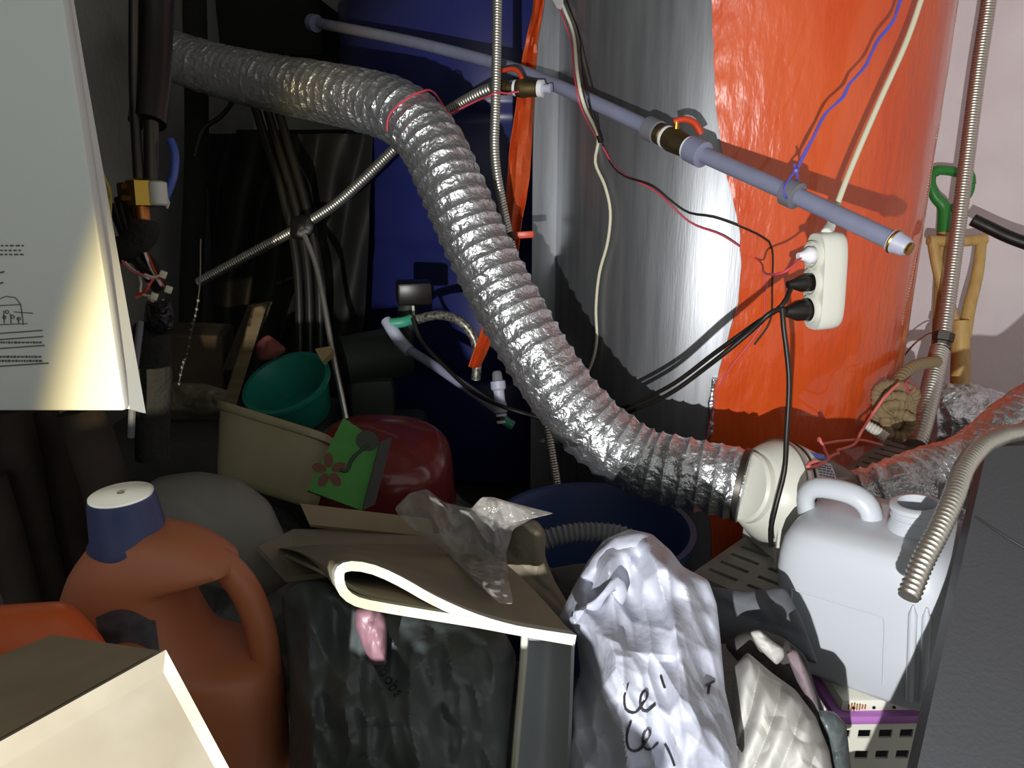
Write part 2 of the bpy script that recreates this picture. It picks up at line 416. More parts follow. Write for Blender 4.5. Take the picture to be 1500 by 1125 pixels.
# --- boiler: open front, side panel with printed diagrams
BZ = .75
bo = thing('gas_boiler', 'white wall boiler with its front cover off and pipes showing', 'boiler', (WL+.3, .8, .75))
def bp(px, py, Z=BZ): return P(px, py, Z)
def vline(px, py, Z, zw):   # point straight above/below a pixel point at world height zw
    p = P(px, py, Z); return Vector((p.x, p.y, zw))
br = bp(190, 599); blf = Vector((WL+.004, br.y-.02, br.z)); ztop = 1.45
part('side_panel', G().box((br.x-blf.x, .016, ztop-br.z), Matrix.Translation(((br.x+blf.x)/2, br.y, (ztop+br.z)/2)), .004), 'boiler_white', bo, 'white enamelled side panel')
part('panel_flange', G().slab([br+Vector((0, .0, 0)), br+Vector((.004, .022, -.012)), Vector((br.x-.012, br.y+.012, ztop)), Vector((br.x, br.y, ztop))], -.003), 'boiler_white', bo)
part('chassis', boxmm(WL+.004, -.62, br.y+.02, br.y+.36, br.z+.06, ztop), 'black_pl', bo, 'dark chassis')
yf = br.y-.0085
def onPan(px, py, l=.0003): return onY(px, py, yf-l)
def stroke(pts, wpx, parent_name, mname):
    g = G()
    for (a, b) in zip(pts, pts[1:]):
        A, B = onPan(*a), onPan(*b); d = (B-A).normalized(); n = Vector((d.z, 0, -d.x))*wpx*BZ/F/2
        g.slab([A-n, B-n, B+n, A+n], .0004)
    return g
g = G()
for (y0, x1, wd) in [(488, 62, 1.6), (497, 63, 1.6), (510, 65, 1.6), (536, 71, 1.8), (402, 6, 2), (418, 4, 2)]:
    q = stroke([(-20, y0+2), (x1, y0-4)], wd, '', ''); g.add(q.v, q.f)
for k, y0 in enumerate((502, 523, 529)):
    x = -15
    while x < 58:
        L = random.uniform(2, 5); q = stroke([(x, y0), (x+L, y0-.4)], random.uniform(2, 3.4), '', ''); g.add(q.v, q.f); x += L+1.6
for y0 in (360, 367, 373):
    x = -5
    while x < 32: L = random.uniform(2, 6); q = stroke([(x, y0), (x+L, y0-.3)], 2, '', ''); g.add(q.v, q.f); x += L+3
part('printed_lines', g, 'ink', bo, 'printed grey text lines', kind='stuff')
g = G()
for pts in ([(-5, 440), (8, 434), (22, 436), (30, 446), (34, 476)], [(-5, 476), (40, 474)], [(-5, 448), (30, 446)], [(20, 457), (48, 459)], [(5, 455), (6, 474)], [(15, 460), (16, 474)], [(26, 466), (27, 474)]):
    q = stroke(pts, 1.1, '', ''); g.add(q.v, q.f)
for (cx, cy) in ((10, 457), (6, 465), (18, 464), (27, 467)):
    q = stroke([(cx+2.5*math.cos(t), cy+2.5*math.sin(t)) for t in [i*.9 for i in range(8)]], 1, '', ''); g.add(q.v, q.f)
part('printed_diagram', g, 'ink', bo, 'printed piping diagram', kind='stuff')
# pipework inside the boiler
part('flue_pipe', G().tube([P(228, -60, .98), P(226, 40, .98), P(222, 120, .97), P(216, 180, .96)], .022, 16), 'black_pl', bo, 'glossy black pipe')
part('pipe', G().tube([P(196, -40, .95), P(196, 120, .95), P(203, 265, .93)], .006, 10), 'steel_dark', bo)
part('pipe', G().tube([P(221, 180, .95), P(222, 270, .94)], .009, 10), 'steel_dark', bo)
bn = P(207, 283, .92)
nut = part('brass_nut', G().lathe([(.013, -.016), (.016, -.014), (.016, .014), (.013, .016)], bn, (0, .1, 1), 6), 'brass', bo, 'brass hexagon nut')
for dx, dy in ((-22, -9), (-22, 8), (-15, -9), (-15, 8)):
    q = P(207+dx, 283+dy, .915); part('screw', G().lathe([(.004, 0), (.0045, .003), (.003, .006)], q, (0, -1, .2), 10), 'brass', bo)
part('valve_block', G().box((.05, .02, .026), rot(P(207, 283, .94)), .003), 'brass_dark', bo)
part('side_valve', G().lathe([(.009, -.014), (.011, -.012), (.011, .012), (.007, .014)], P(231, 283, .92), (0, .1, 1), 12), 'white_pl', bo)
part('copper_pipe', G().tube([P(206, 296, .92), P(208, 318, .92), P(208, 336, .925)], .0095, 16), 'copper', bo, 'copper pipe')
part('foam_sleeve', G().tube([P(211, 326, .92), P(209, 345, .92), P(193, 362, .925), P(178, 366, .93)], lambda L, s: .0165+.0015*noise.noise(Vector((L*60, 0, 0))), 16), 'foam_black', bo, 'black foam sleeve')
for a in ([(176, 290), (182, 320), (190, 345)], [(168, 300), (176, 325), (186, 350)], [(182, 280), (190, 310), (196, 340)]):
    part('rubber_hose', G().tube([P(x, y, .94) for x, y in a], .007, 10), 'black_rub', bo)
part('yellow_wire', G().tube([P(138, 235, .84), P(150, 262, .86), P(161, 290, .88), P(160, 330, .88), P(166, 390, .9)], lambda L, s: .0045 if s < .4 else .0024, 8), 'yellow_wire', bo, 'yellow wire')
part('blue_sleeve', G().tube([P(249, 205, .95), P(256, 225, .95), P(254, 258, .95), P(241, 292, .945)], .0052, 10), 'blue_hose', bo, 'blue sleeve')
part('drop_cap', G().lathe([(.001, -.006), (.004, 0), (.003, .006)], P(244, 298, .94), (0, 0, 1), 10), 'white_pl', bo)
# wires with cable ties
wires = [([(179, 382), (192, 396), (212, 404), (226, 410)], 'pink2'), ([(183, 384), (198, 398), (218, 408)], 'white_tape'), ([(212, 370), (222, 395), (236, 418)], 'white_tape'), ([(215, 370), (226, 396), (240, 420)], 'red'),
         ([(202, 398), (207, 415), (206, 430), (222, 434)], 'cream_cable'), ([(200, 430), (212, 428), (226, 405)], 'red'), ([(198, 436), (208, 432), (218, 416)], 'pink2'), ([(218, 436), (228, 444), (240, 440)], 'cream_cable'), ([(212, 402), (225, 406), (238, 402)], 'cream_cable')]
for pts, m_ in wires: part('wire', G().tube([P(x, y, .915+.006*math.sin(x)) for x, y in pts], .0016, 6, .006), m_, bo)
for (x, y) in ((239, 402), (247, 424), (226, 434)): part('cable_tie_head', G().box((.008, .007, .008), rot(P(x, y, .91), 0, 25, 20), .001), 'cream_cable', bo)
for pts in ([(195, 362), (205, 385), (222, 400)], [(205, 365), (222, 385), (236, 405)], [(190, 370), (212, 398), (232, 425)]):
    part('cable', G().tube([P(x, y, .925) for x, y in pts], .006, 8), 'black_rub', bo)
part('taped_bundle', pillow([(214, 440), (250, 438), (257, 462), (252, 488), (220, 492), (210, 468)], .925, .02, .02, amp=.006, freq=70, rings=10, nang=50), mat('black_tape', '#1c1b20', .22, bump=.6, bscale=120), bo, 'shiny black taped cable bundle')
part('drain_pipe', G().tube([P(222, 480, .93), P(226, 560, .97), P(223, 620, .99), P(224, 672, 1.0)], .021, 14), 'foam_black', bo)
part('thin_pipe', G().tube([P(206, 470, .9), P(196, 560, .9), P(192, 640, .92)], .004, 8), 'pvc_dark', bo)
# bead chain
for k in range(14):
    t = k/13; single_p = P(290-28*t, 440+120*t+4*math.sin(k), 1.0)
    if k == 0: chain = thing('ball_chain', 'thin dark ball chain hanging beside the boiler pipes', 'chain', P(262, 560, 1.0))
    part('bead', G().lathe([(.0005, -.003), (.0024, -.0015), (.0024, .0015), (.0005, .003)], single_p, (0, 0, 1), 8), 'steel_dark', chain)
part('cord', G().tube([P(294, 350, 1.0), P(290, 440, 1.0), P(262, 560, 1.0)], .0012, 6), 'black_rub', chain)
# insulated pipes below the boiler
IP = ([(14, 600), (38, 720), (62, 830), (100, 1000)], [(52, 600), (76, 680), (110, 800), (150, 960)], [(118, 600), (138, 660), (155, 715), (166, 800)], [(-20, 700), (10, 800), (40, 900), (70, 1010)])
LB = ('closest to the boiler wall', 'between the other brown pipes', 'beside the black drain pipe', 'behind the small orange tub')
for pts, lb, r, dz_ in zip(IP, LB, (.022, .024, .026, .02), (0, .055, .0, -.055)):
    single('insulated_pipe', G().tube([P(x, y, .92+dz_+.0002*(y-600)) for x, y in pts], lambda L, s, r=r: r*(1+.05*math.sin(L*30)), 16), 'brown_pipe', 'dark brown insulated pipe hanging below the boiler, ' + lb, 'pipe')
# --- back left: wall cabinet, and a dark board added in place of shade
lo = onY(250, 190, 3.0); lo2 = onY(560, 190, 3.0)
single('dark_board', boxmm(WL+.002, lo2.x, 2.98, 3.02, 0.0, lo.z, .004), 'dark_board', 'tall dark board added below the duct in place of shade on the back wall', 'board')
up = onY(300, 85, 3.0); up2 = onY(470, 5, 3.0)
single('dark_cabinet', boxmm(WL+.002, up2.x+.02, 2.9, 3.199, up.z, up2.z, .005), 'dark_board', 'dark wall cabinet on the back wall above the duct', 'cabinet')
# folded black sheet, added so its colour gives the shade of this corner
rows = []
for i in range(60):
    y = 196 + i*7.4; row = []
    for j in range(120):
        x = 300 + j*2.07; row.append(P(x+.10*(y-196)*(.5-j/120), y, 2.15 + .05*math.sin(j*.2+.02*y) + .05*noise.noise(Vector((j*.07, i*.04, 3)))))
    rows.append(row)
single('shade_sheet', G().strip(rows, .003), 'shade_black', 'added black sheet in folds standing in for the shade behind the steel hose', 'shade sheet', angle=89)
for pts, lb in (([(366, 130), (384, 190), (418, 300), (436, 400), (440, 560)], 'left'), ([(383, 130), (400, 190), (433, 300), (451, 400), (455, 560)], 'middle'), ([(400, 135), (416, 190), (448, 300), (466, 400), (470, 560)], 'right')):
    single('black_pipe', G().tube([P(x, y, 1.92) for x, y in pts], .011, 10), mat('black_pipe_'+lb, '#25241f', .35), 'slim black pipe in a bundle of three dropping behind the silver duct', 'pipe', 'bundle of black pipes')
single('black_cable', G().tube([P(352, 120, 1.9), P(340, 150, 1.9), P(322, 172, 1.9), P(298, 190, 1.9), P(285, 230, 1.9)], .006, 8), 'black_rub', 'black cable curving across the grey wall below the duct', 'cable')
single('tall_black_pipe', G().tube([P(284, -40, 2.0), P(288, 200, 2.05), P(280, 420, 2.1), P(275, 640, 2.2)], .03, 14), 'foam_black', 'thick black pipe running down the back wall by the boiler', 'pipe')
GZ = .385      # top of the slotted plate that carries the fan
# --- silver flexible duct
dpath = [(225, 72, 1.9), (300, 98, 1.76), (380, 118, 1.64), (460, 133, 1.54), (530, 147, 1.46), (585, 165, 1.40), (628, 205, 1.36), (660, 270, 1.33), (697, 355, 1.31), (740, 440, 1.29), (783, 515, 1.27), (828, 582, 1.26), (880, 638, 1.25), (940, 676, 1.24), (1000, 692, 1.22), (1050, 702, 1.205), (1092, 712, 1.19)]
duct = thing('flexible_duct', 'long shiny corrugated aluminium duct sweeping down to the white fan', 'duct', P(1050, 702, 1.22))
part('foil_tube', corr([P(*p) for p in dpath], .053, .024, .004, 64, 7, .0034, 55, .7), 'foil', duct, angle=60)
# clamp band and collar
q0, q1 = P(1082, 709.5, 1.194), P(1092, 712, 1.19)
part('clamp_band', G().lathe([(.056, 0), (.0575, .001), (.0575, .009), (.056, .01)], q0, q1-q0, 40), 'steel_dark', duct, 'dark clamp band')
# --- inline fan
A, B = P(1093, 713, 1.19), P(1285, 746, 1.285); ax_ = (B-A).normalized()
fan = thing('inline_duct_fan', 'white inline duct fan lying on the slotted plate behind the jerry can', 'fan', onZ(1150, 800, GZ))
part('inlet_collar', G().lathe([(.05, -.004), (.054, 0), (.054, .012), (.056, .014)], A, ax_, 48), 'white_pl', fan)
part('housing', G().lathe([(.055, .01), (.060, .014), (.073, .034), (.0785, .045), (.079, .075), (.077, .085), (.073, .105)], A, ax_, 64), 'white_pl', fan, 'white conical housing')
part('outlet_cone', G().lathe([(.073, .104), (.069, .13), (.060, .165), (.054, .185), (.053, .205)], A, ax_, 48), 'smoky', fan, 'smoky grey outlet cone')
def ring_clip(t, w):
    return G().lathe([(.0785, t), (.0812, t+.001), (.0812, t+w-.001), (.0785, t+w)], A, ax_, 64)
part('steel_strap', ring_clip(.045, .009), 'steel', fan, 'steel strap'); part('steel_strap', ring_clip(.060, .004), 'steel_dark', fan)
def onFan(ang, t, r): 
    u = Vector((0,0,1)).cross(ax_).normalized(); v_ = ax_.cross(u); return A + ax_*t + (u*math.cos(ang)+v_*math.sin(ang))*r
def fan_patch(a0, a1, t0, t1, r): return G().strip([[onFan(a0+(a1-a0)*j/10, t0+(t1-t0)*i/4, r) for j in range(11)] for i in range(5)], .0006)
u_ = Vector((0,0,1)).cross(ax_).normalized(); tc_ = (CAM-A-ax_*.08); vv = ax_.cross(u_); amid = math.atan2(tc_.dot(vv), tc_.dot(u_))
sgn = 1 if vv.z > 0 else -1
lab = part('rating_label', fan_patch(amid-.78*sgn, amid-.25*sgn, .069, .103, .0785), 'label', fan, 'white rating label')
g = G()
for k in range(7):
    t0 = amid-(.72-.06*k)*sgn; x = .071
    while x < .098: L = random.uniform(.003, .008); q = fan_patch(t0, t0+.028*sgn, x, min(x+L, .1), .0792); g.add(q.v, q.f); x += L+.0025
part('label_print', g, 'label_text', lab, kind='stuff')
g = fan_patch(amid-1.05*sgn, amid-.86*sgn, .074, .102, .0788); part('oval_badge', g, 'label_blue', fan, 'small blue badge')
part('foot', G().slab([onFan(amid+.75*sgn, .028, .068), onFan(amid+.75*sgn, .048, .076), onFan(amid+.75*sgn, .048, .076)*1+Vector((0, -.004, GZ-.001-onFan(amid+.75*sgn, .048, .076).z)), onFan(amid+.75*sgn, .028, .068)*1+Vector((0, -.004, GZ-.001-onFan(amid+.75*sgn, .028, .068).z))], .006), 'white_pl', fan)
cm = A+ax_*.06; cx_ = Vector((ax_.x, ax_.y, 0)).normalized(); cy_ = Vector((-cx_.y, cx_.x, 0)); cz0, cz1 = GZ-.001, cm.z-.066
part('cradle', G().box((.05, .09, max(.012, cz1-cz0)), basis(Vector((cm.x, cm.y, (cz0+max(cz1, cz0+.012))/2)), cx_, cy_, Vector((0, 0, 1))), .003), 'white_pl', fan)
# --- second duct leaving the fan
B2 = A+ax_*.2
d2 = thing('flexible_duct', 'silver flexible duct curving up from the fan outlet towards the white wall', 'duct', P(1390, 720, 1.3))
part('foil_tube', corr([B2, P(1318, 715, 1.23), P(1370, 695, 1.28), P(1412, 682, 1.31), P(1450, 655, 1.34), P(1492, 618, 1.38), P(1570, 565, 1.46)], .046, .02, .004, 56, 7, .0035, 55, .7), 'foil', d2, angle=60)
d3 = thing('flexible_duct', 'short crumpled piece of silver duct between the jerry can and the dark table top', 'duct', P(1400, 840, 1.28))
part('foil_tube', corr([P(1400, 760, 1.37), P(1396, 790, 1.35), P(1392, 830, 1.33), P(1390, 866, 1.315)], .046, .03, .003, 48, 7, .005, 40, .7), 'foil2', d3, angle=60)
single('foil_wrapped_elbow', corr([P(1362, 606, 1.80), P(1388, 604, 1.79), P(1420, 607, 1.79), P(1452, 622, 1.80), P(1490, 665, 1.80), P(1530, 730, 1.78)], .065, .028, .003, 48, 7, .012, 34, .7), 'foil2', 'foil wrapped pipe elbow beside the shovel shafts', 'duct', angle=60)
# ================================================================== PIPES AND CABLES
def pvc_end(p, d, r0, r1, L): return G().lathe([(r0, 0), (r1, .002), (r1, L-.002), (r0, L)], p, d, 28)
GP = [(462, 33, 2.0), (560, 52, 1.82), (640, 70, 1.70), (740, 97, 1.57), (800, 119, 1.495), (870, 150, 1.405), (955, 190, 1.31), (1020, 222, 1.24), (1160, 284, 1.125), (1310, 354, 1.02)]
gp = thing('grey_water_pipe', 'long grey plastic pipe crossing in front of the tank with a valve', 'pipe', P(1310, 354, 1.02))
gw = [P(*p) for p in GP]
part('pipe_run', G().tube(gw, .0125, 18, .03), 'pvc', gp)
dirp = (gw[7]-gw[6]).normalized()
sec = lambda t: gw[6]+dirp*t
LV = (gw[7]-gw[6]).length
part('socket', pvc_end(sec(-.012), dirp, .016, .0195, .03), 'pvc_dark', gp); part('socket', pvc_end(sec(LV-.016), dirp, .016, .0205, .034), 'pvc', gp)
valve = part('valve_body', G().lathe([(.015, .016), (.0175, .018), (.0175, .03), (.015, .032), (.015, .038), (.018, .04), (.02, .05), (.018, LV-.03), (.016, LV-.014)], gw[6], dirp, 20), 'brass_dark', gp, 'dull brass valve')
for t in (.034, LV-.02): part('tape_ring', G().lathe([(.0165, 0), (.0185, .001), (.0185, .006), (.0165, .007)], sec(t), dirp, 24), 'white_tape', gp)
vb = sec(.058)
part('stem', G().tube([vb, vb+Vector((.0, .0, .03))], .005, 10), 'brass', valve)
part('lever', G().tube([vb+Vector((-.005, 0, .03)), vb+Vector((.012, 0, .034)), vb+Vector((.03, .004, .028)), vb+Vector((.042, .006, .012))], lambda L, s: .005+.001*s, 10), 'red', valve, 'red lever')
d7 = (gw[9]-gw[8]).normalized()
part('coupling', pvc_end(gw[8]-d7*.012, d7, .0145, .0195, .024), 'pvc_dark', gp)
part('end_cap', G().lathe([(.0125, -.006), (.015, -.004), (.015, .004), (.0135, .006), (.0125, .016), (.010, .02)], gw[9], d7, 24), 'pvc_light', gp)
part('thread_ring', G().lathe([(.0152, -.002), (.0162, 0), (.0152, .002)], gw[9], d7, 24), 'brass', gp); part('end_plug', G().lathe([(.008, .018), (.0085, .024), (.003, .025)], gw[9], d7, 16), 'brass', gp)
part('wall_socket', pvc_end(gw[0]-Vector((.01, 0, 0)), gw[1]-gw[0], .014, .021, .026), 'pvc', gp)
# tall steel hose
single('steel_hose', corr([P(729, -60, 1.435), P(728, 40, 1.435), P(726, 150, 1.435), P(725, 230, 1.44), P(738, 310, 1.455), P(762, 420, 1.48), P(786, 540, 1.5), P(802, 630, 1.5), P(814, 700, 1.5), P(822, 760, 1.5)], .0085, .005, .0008, 14, 4), 'steel', 'slim upright steel hose passing behind the silver duct by the blue tank', 'hose')
# valve with red lever and hose
lv = thing('lever_valve', 'brass ball valve with a red lever between the steel hose and the tank', 'valve', P(765, 128, 1.46))
va, vb2 = P(722, 128, 1.48), P(806, 130, 1.44); vd = (vb2-va).normalized(); VL = (vb2-va).length
part('union', G().lathe([(.011, 0), (.0135, .001), (.0135, .03), (.011, .031)], va, vd, 8), 'brass_dark', lv)
part('body', G().lathe([(.010, .03), (.0105, .045), (.016, .05), (.018, .062), (.016, .074), (.015, .09), (.0125, .091)], va, vd, 20), 'brass_dark', lv)
part('tape_ring', G().lathe([(.0135, .043), (.0145, .044), (.0145, .049), (.0135, .05)], va, vd, 20), 'white_tape', lv); part('tape_ring', G().lathe([(.0125, .091), (.0155, .092), (.0155, .101), (.0125, .102)], va, vd, 20), 'white_tape', lv)
part('tip', G().lathe([(.008, .101), (.008, .112), (.0095, .113), (.0095, .117), (.006, .118)], va, vd, 16), 'pvc_light', lv)
part('lever', G().tube([P(733, 104, 1.47), P(750, 101, 1.46), P(759, 105, 1.455), P(765, 116, 1.45), P(767, 122, 1.46)], .0042, 8, .004), 'red', lv, 'red lever')
part('hose', corr([va, P(700, 138, 1.5), P(668, 156, 1.54), P(630, 182, 1.6), P(585, 212, 1.66), P(530, 265, 1.7), P(490, 300, 1.73), P(440, 332, 1.76), P(370, 370, 1.8), P(290, 414, 1.84)], .0105, .006, .0012, 14, 4), 'steel', lv, 'corrugated steel hose')
# black junction on that hose and the bent rod
single('rubber_clamp', pillow([(425, 318), (455, 312), (462, 335), (450, 352), (425, 350)], 1.745, .012, .02, amp=.004, freq=60, rings=6, nang=30), 'black_rub', 'black rubber joint where the steel hose meets the bent rod', 'joint')
single('bent_rod', G().tube([P(446, 345, 1.72), P(462, 385, 1.7), P(474, 440, 1.66), P(488, 520, 1.62), P(505, 602, 1.60), P(522, 700, 1.60), P(558, 940, 1.62)], .0062, 10), 'steel', 'thin bent grey rod standing behind the maroon tub', 'rod')
# lower grey pipe with tee
lp = thing('plastic_drain_pipe', 'pale grey plastic pipe with elbow and tee below the blue tank', 'pipe', P(730, 605, 1.5))
L0 = [P(572, 478, 1.62), P(588, 505, 1.62), P(650, 545, 1.58), P(700, 580, 1.54), P(728, 600, 1.52)]
part('pipe_run', G().tube(L0[1:], .0095, 16), 'pvc', lp)
part('elbow', G().tube([P(566, 470, 1.63), P(574, 482, 1.62), P(586, 500, 1.62), P(600, 514, 1.61)], lambda L, s: .0135-.003*abs(s-.6), 14), 'pvc_light', lp)
part('green_union', G().tube([P(572, 474, 1.62), P(590, 472, 1.62), P(602, 468, 1.63)], .011, 12), 'green_seal', lp, 'green union')
t0, t1 = P(729, 557, 1.5), P(734, 604, 1.5); td = (t1-t0).normalized()
part('tee', G().lathe([(.010, 0), (.0145, .002), (.0145, .016), (.0105, .02), (.0105, .042), (.0125, .046), (.0125, .062)], t0, td, 20), 'pvc_light', lp)
part('clear_cap', G().lathe([(.006, -.018), (.0095, -.014), (.0105, .002)], t0, td, 16), 'clear_hose', lp)
for k, m_ in ((.064, 'white_tape'), (.071, 'black_pl'), (.077, 'white_tape')): part('seal_ring', G().lathe([(.0085, k), (.0105, k+.001), (.0105, k+.005), (.0085, k+.006)], t0, td, 18), m_, lp)
part('green_tail', G().tube([P(736, 612, 1.5), P(742, 618, 1.5), P(752, 624, 1.5)], .009, 12), 'green_seal', lp, 'green fitting')
single('braided_hose', G().tube([P(606, 470, 1.6), P(625, 464, 1.59), P(650, 462, 1.58), P(676, 472, 1.57), P(694, 495, 1.57), P(699, 525, 1.57), P(697, 556, 1.58)], .0095, 14), 'braid', 'braided steel hose arching in front of the blue tank', 'hose')
single('black_tube', G().tube([P(604, 466, 1.57), P(618, 500, 1.56), P(650, 535, 1.53), P(690, 572, 1.49), P(735, 595, 1.46), P(790, 612, 1.44)], .004, 8), 'black_rub', 'thin black tube sagging along the pale drain pipe', 'cable')
# pump
pu = thing('water_pump', 'dark green water pump standing low in front of the blue tank', 'pump', P(560, 620, 1.75))
part('motor', G().lathe([(.05, -.09), (.058, -.085), (.058, .05), (.05, .06)], P(560, 520, 1.75), (.8, .3, .1), 28), 'pump', pu)
part('terminal_box', G().box((.075, .06, .05), rot(P(606, 428, 1.74), 0, 0, 12), .006), 'black_pl', pu)
part('lever', G().tube([P(605, 448, 1.7), P(606, 462, 1.7)], .003, 8), 'white_pl', pu)
part('pump_head', G().box((.1, .09, .13), rot(P(545, 590, 1.75), 0, 0, 12), .02), 'pump', pu)
part('column', G().tube([P(598, 445, 1.76), P(590, 520, 1.76)], .022, 14), 'pump', pu)
part('foot', G().box((.2, .16, .3), rot(P(560, 705, 1.76)), .02), 'pump', pu)
# orange tag lever behind duct
ot = thing('orange_lever_valve', 'small valve with a flat orange lever poking out behind the silver duct', 'valve', P(735, 355, 1.4))
part('lever', G().box((.034, .004, .0125), rot(P(768, 344, 1.4), 0, -3, 0), .0018), 'red', ot, 'orange flat lever')
part('body', G().tube([P(752, 345, 1.41), P(735, 355, 1.42), P(725, 380, 1.44)], .009, 10), 'brass_dark', ot)
# --- power strip
st = thing('power_strip', 'cream power strip hanging by its cord in front of the orange tank', 'power strip', P(1203, 475, 1.1))
sc = P(1206, 412, 1.1)
sx = Vector((-.97, -.24, 0)).normalized(); su = (Vector((-.05, .02, 1))).normalized(); sx = (sx - su*sx.dot(su)).normalized(); sy = su.cross(sx)   # sx: outlet normal
R = []
L_, W_, D_ = .068, .024, .040
def stadium(k, off):
    out = []
    for j in range(48):
        a = 2*math.pi*j/48; out.append(sc + sx*off + sy*cs(a, 3.2)*W_*k + su*sn(a, 4.5)*(L_ if math.sin(a) < 0 else L_)*(1-(1-k)*.35))
    return out
part('body', G().rings([stadium(.86, -.022), stadium(.97, -.018), stadium(1, -.008), stadium(1, .010), stadium(.95, .015)]), 'white_pl', st, angle=50)
for k in (-.038, 0, .038):
    o_ = part('socket', G().lathe([(.0175, .012), (.0195, .014), (.0195, .022), (.017, .023), (.016, .0165), (.0005, .016)], sc+su*k, sx, 28), 'white_pl', st)
    for q in (-.008, .008): part('contact', G().lathe([(.0025, .0162), (.0025, .0168)], sc+su*k+sy*q, sx, 10), 'black_pl', o_)
ctop = sc+su*.068
cordpts = [P(1362, -40, 1.16), P(1330, 55, 1.15), P(1290, 145, 1.14), P(1250, 238, 1.125), P(1228, 295, 1.11), P(1217, 330, 1.105), ctop-su*.004]
part('cord', G().tube(cordpts, .0042, 12), 'cream_cable', st, 'cream cord')
part('strain_relief', G().tube([P(1221, 316, 1.106), P(1217, 330, 1.105), ctop-su*.002], lambda L, s: .0055+.0022*s+.0008*math.sin(L*900), 14, .002), 'white_pl', st)
# plugs
def plug(name, label, k, m_, r, cable_pts, cr, L=.03, base=.018):
    t = thing(name, label, 'plug', sc+su*k+sx*base)
    part('plug_body', G().lathe([(r*.9, base), (r, base+.002), (r*.95, base+L*.6), (r*.55, base+L), (r*.4, base+L+.008)], sc+su*k, sx, 20), m_, t)
    part('cable', G().tube([sc+su*k+sx*(base+L)] + cable_pts, cr, 10), 'black_rub' if m_ != 'white_tape' else 'pink_wire', t); return t
plug('white_plug', 'white plug with pink wire in the top socket of the power strip', .038, 'white_tape', .012, [P(1150, 398, 1.06), P(1120, 400, 1.14), onTank(1112, 382, .03), onTank(1060, 346, .022), onTank(1010, 325, .006), onTank(960, 280, .006), onTank(905, 250, .006), onTank(883, 215, .008)], .0017, .016)
plug('black_plug', 'slim black plug in the middle socket of the power strip', 0, 'black_pl', .0125, [P(1145, 448, 1.08), P(1110, 472, 1.1), P(1050, 515, 1.14), P(980, 566, 1.24), P(905, 600, 1.35), P(860, 612, 1.42)], .0035)
pb = plug('black_plug', 'big black taped plug in the bottom socket of the power strip', -.038, 'black_pl', .0155, [P(1132, 456, 1.06), P(1100, 485, 1.08), P(1040, 534, 1.12), P(975, 580, 1.23), P(905, 609, 1.35), P(860, 620, 1.43)], .0035, .036)
single('fan_cord', G().tube([P(1146, 452, 1.07), P(1148, 480, 1.07), P(1153, 520, 1.075), P(1156, 565, 1.08), P(1152, 640, 1.09), P(1149, 690, 1.1), P(1138, 735, 1.1), P(1129, 775, 1.11), P(1130, 800, 1.12)], .0036, 10), 'black_rub', 'black cord hanging from the power strip down to the white fan', 'cable')
# white flex with black and pink wire taped alongside
wt = thing('white_flex', 'white flex running down the galvanised tank jacket', 'cable', onTank(860, 555))
wp = [(812, -25), (826, 12), (840, 50), (846, 110), (856, 155), (876, 200), (872, 238), (886, 272), (894, 310), (890, 355), (878, 400), (873, 450), (874, 500), (866, 535), (852, 560)]
def onW(x, y, off): return P(x, y, 1.395 if y < 140 else 1.385) if 100 <= y <= 172 else onTank(x, y, off)
part('flex', G().tube([onW(x, y, .010) for x, y in wp], .0032, 10), 'cream_cable', wt)
part('tape', G().tube([onTank(876, 193, .012), onTank(880, 208, .012)], .0055, 10), 'black_rub', wt)
part('tag', G().slab([onTank(806, -6, .02), onTank(826, -6, .02), onTank(821, 14, .02), onTank(816, 12, .02)], .001), 'white_tape', wt)
single('thin_black_wire', G().tube([onW(x, y, .009 if x < 1030 else .019) for x, y in [(820, -25), (834, 12), (848, 50), (854, 110), (864, 155), (880, 202), (894, 238), (915, 258), (955, 272), (985, 296), (1010, 312), (1045, 318), (1085, 332), (1118, 348), (1131, 365), (1131, 420), (1128, 470), (1105, 505)]], .0018, 8), 'black_rub', 'thin black wire drooping across the tank onto the orange film', 'wire')
single('thin_pink_wire', G().tube([onTank(x, y, .019) for x, y in [(1120, 398), (1120, 440), (1118, 470), (1100, 500), (1062, 550), (1047, 590), (1038, 625), (1034, 660)]], .0015, 8), 'pink_wire', 'pink wire hanging down the torn edge of the orange film', 'wire')
single('thin_red_wire', G().tube([onW(x, y, .011) for x, y in [(808, -20), (822, 20), (836, 60), (842, 115), (852, 160), (874, 203)]], .0015, 8), 'pink_wire', 'red wire running beside the white flex high on the tank', 'wire')
# blue string
bs = thing('blue_string', 'blue string tied around the grey pipe and hanging from above', 'string', P(1160, 270, 1.11))
pth = [P(x, y, 1.12) for x, y in [(1330, -40), (1318, 0), (1308, 32), (1285, 62), (1266, 98), (1243, 125), (1236, 142), (1208, 168), (1192, 200), (1178, 228), (1165, 252)]]
part('strand', G().tube(pth, .0022, 6, .006), 'blue_wire', bs); part('strand', G().tube([p+Vector((.002*math.sin(i*2), .002*math.cos(i*2), .001)) for i, p in enumerate(pth)], .0018, 6, .006), 'blue_wire', bs)
part('loop', G().tube([P(1165, 250, 1.11), P(1156, 262, 1.105), P(1148, 278, 1.10), P(1152, 290, 1.11), P(1162, 276, 1.14), P(1168, 258, 1.12), P(1163, 240, 1.11)], .0018, 6, .005), 'blue_wire', bs)
part('knot', G().lathe([(.001, -.005), (.004, -.002), (.004, .002), (.001, .005)], P(1166, 250, 1.11), (0, 0, 1), 8), 'blue_wire', bs)
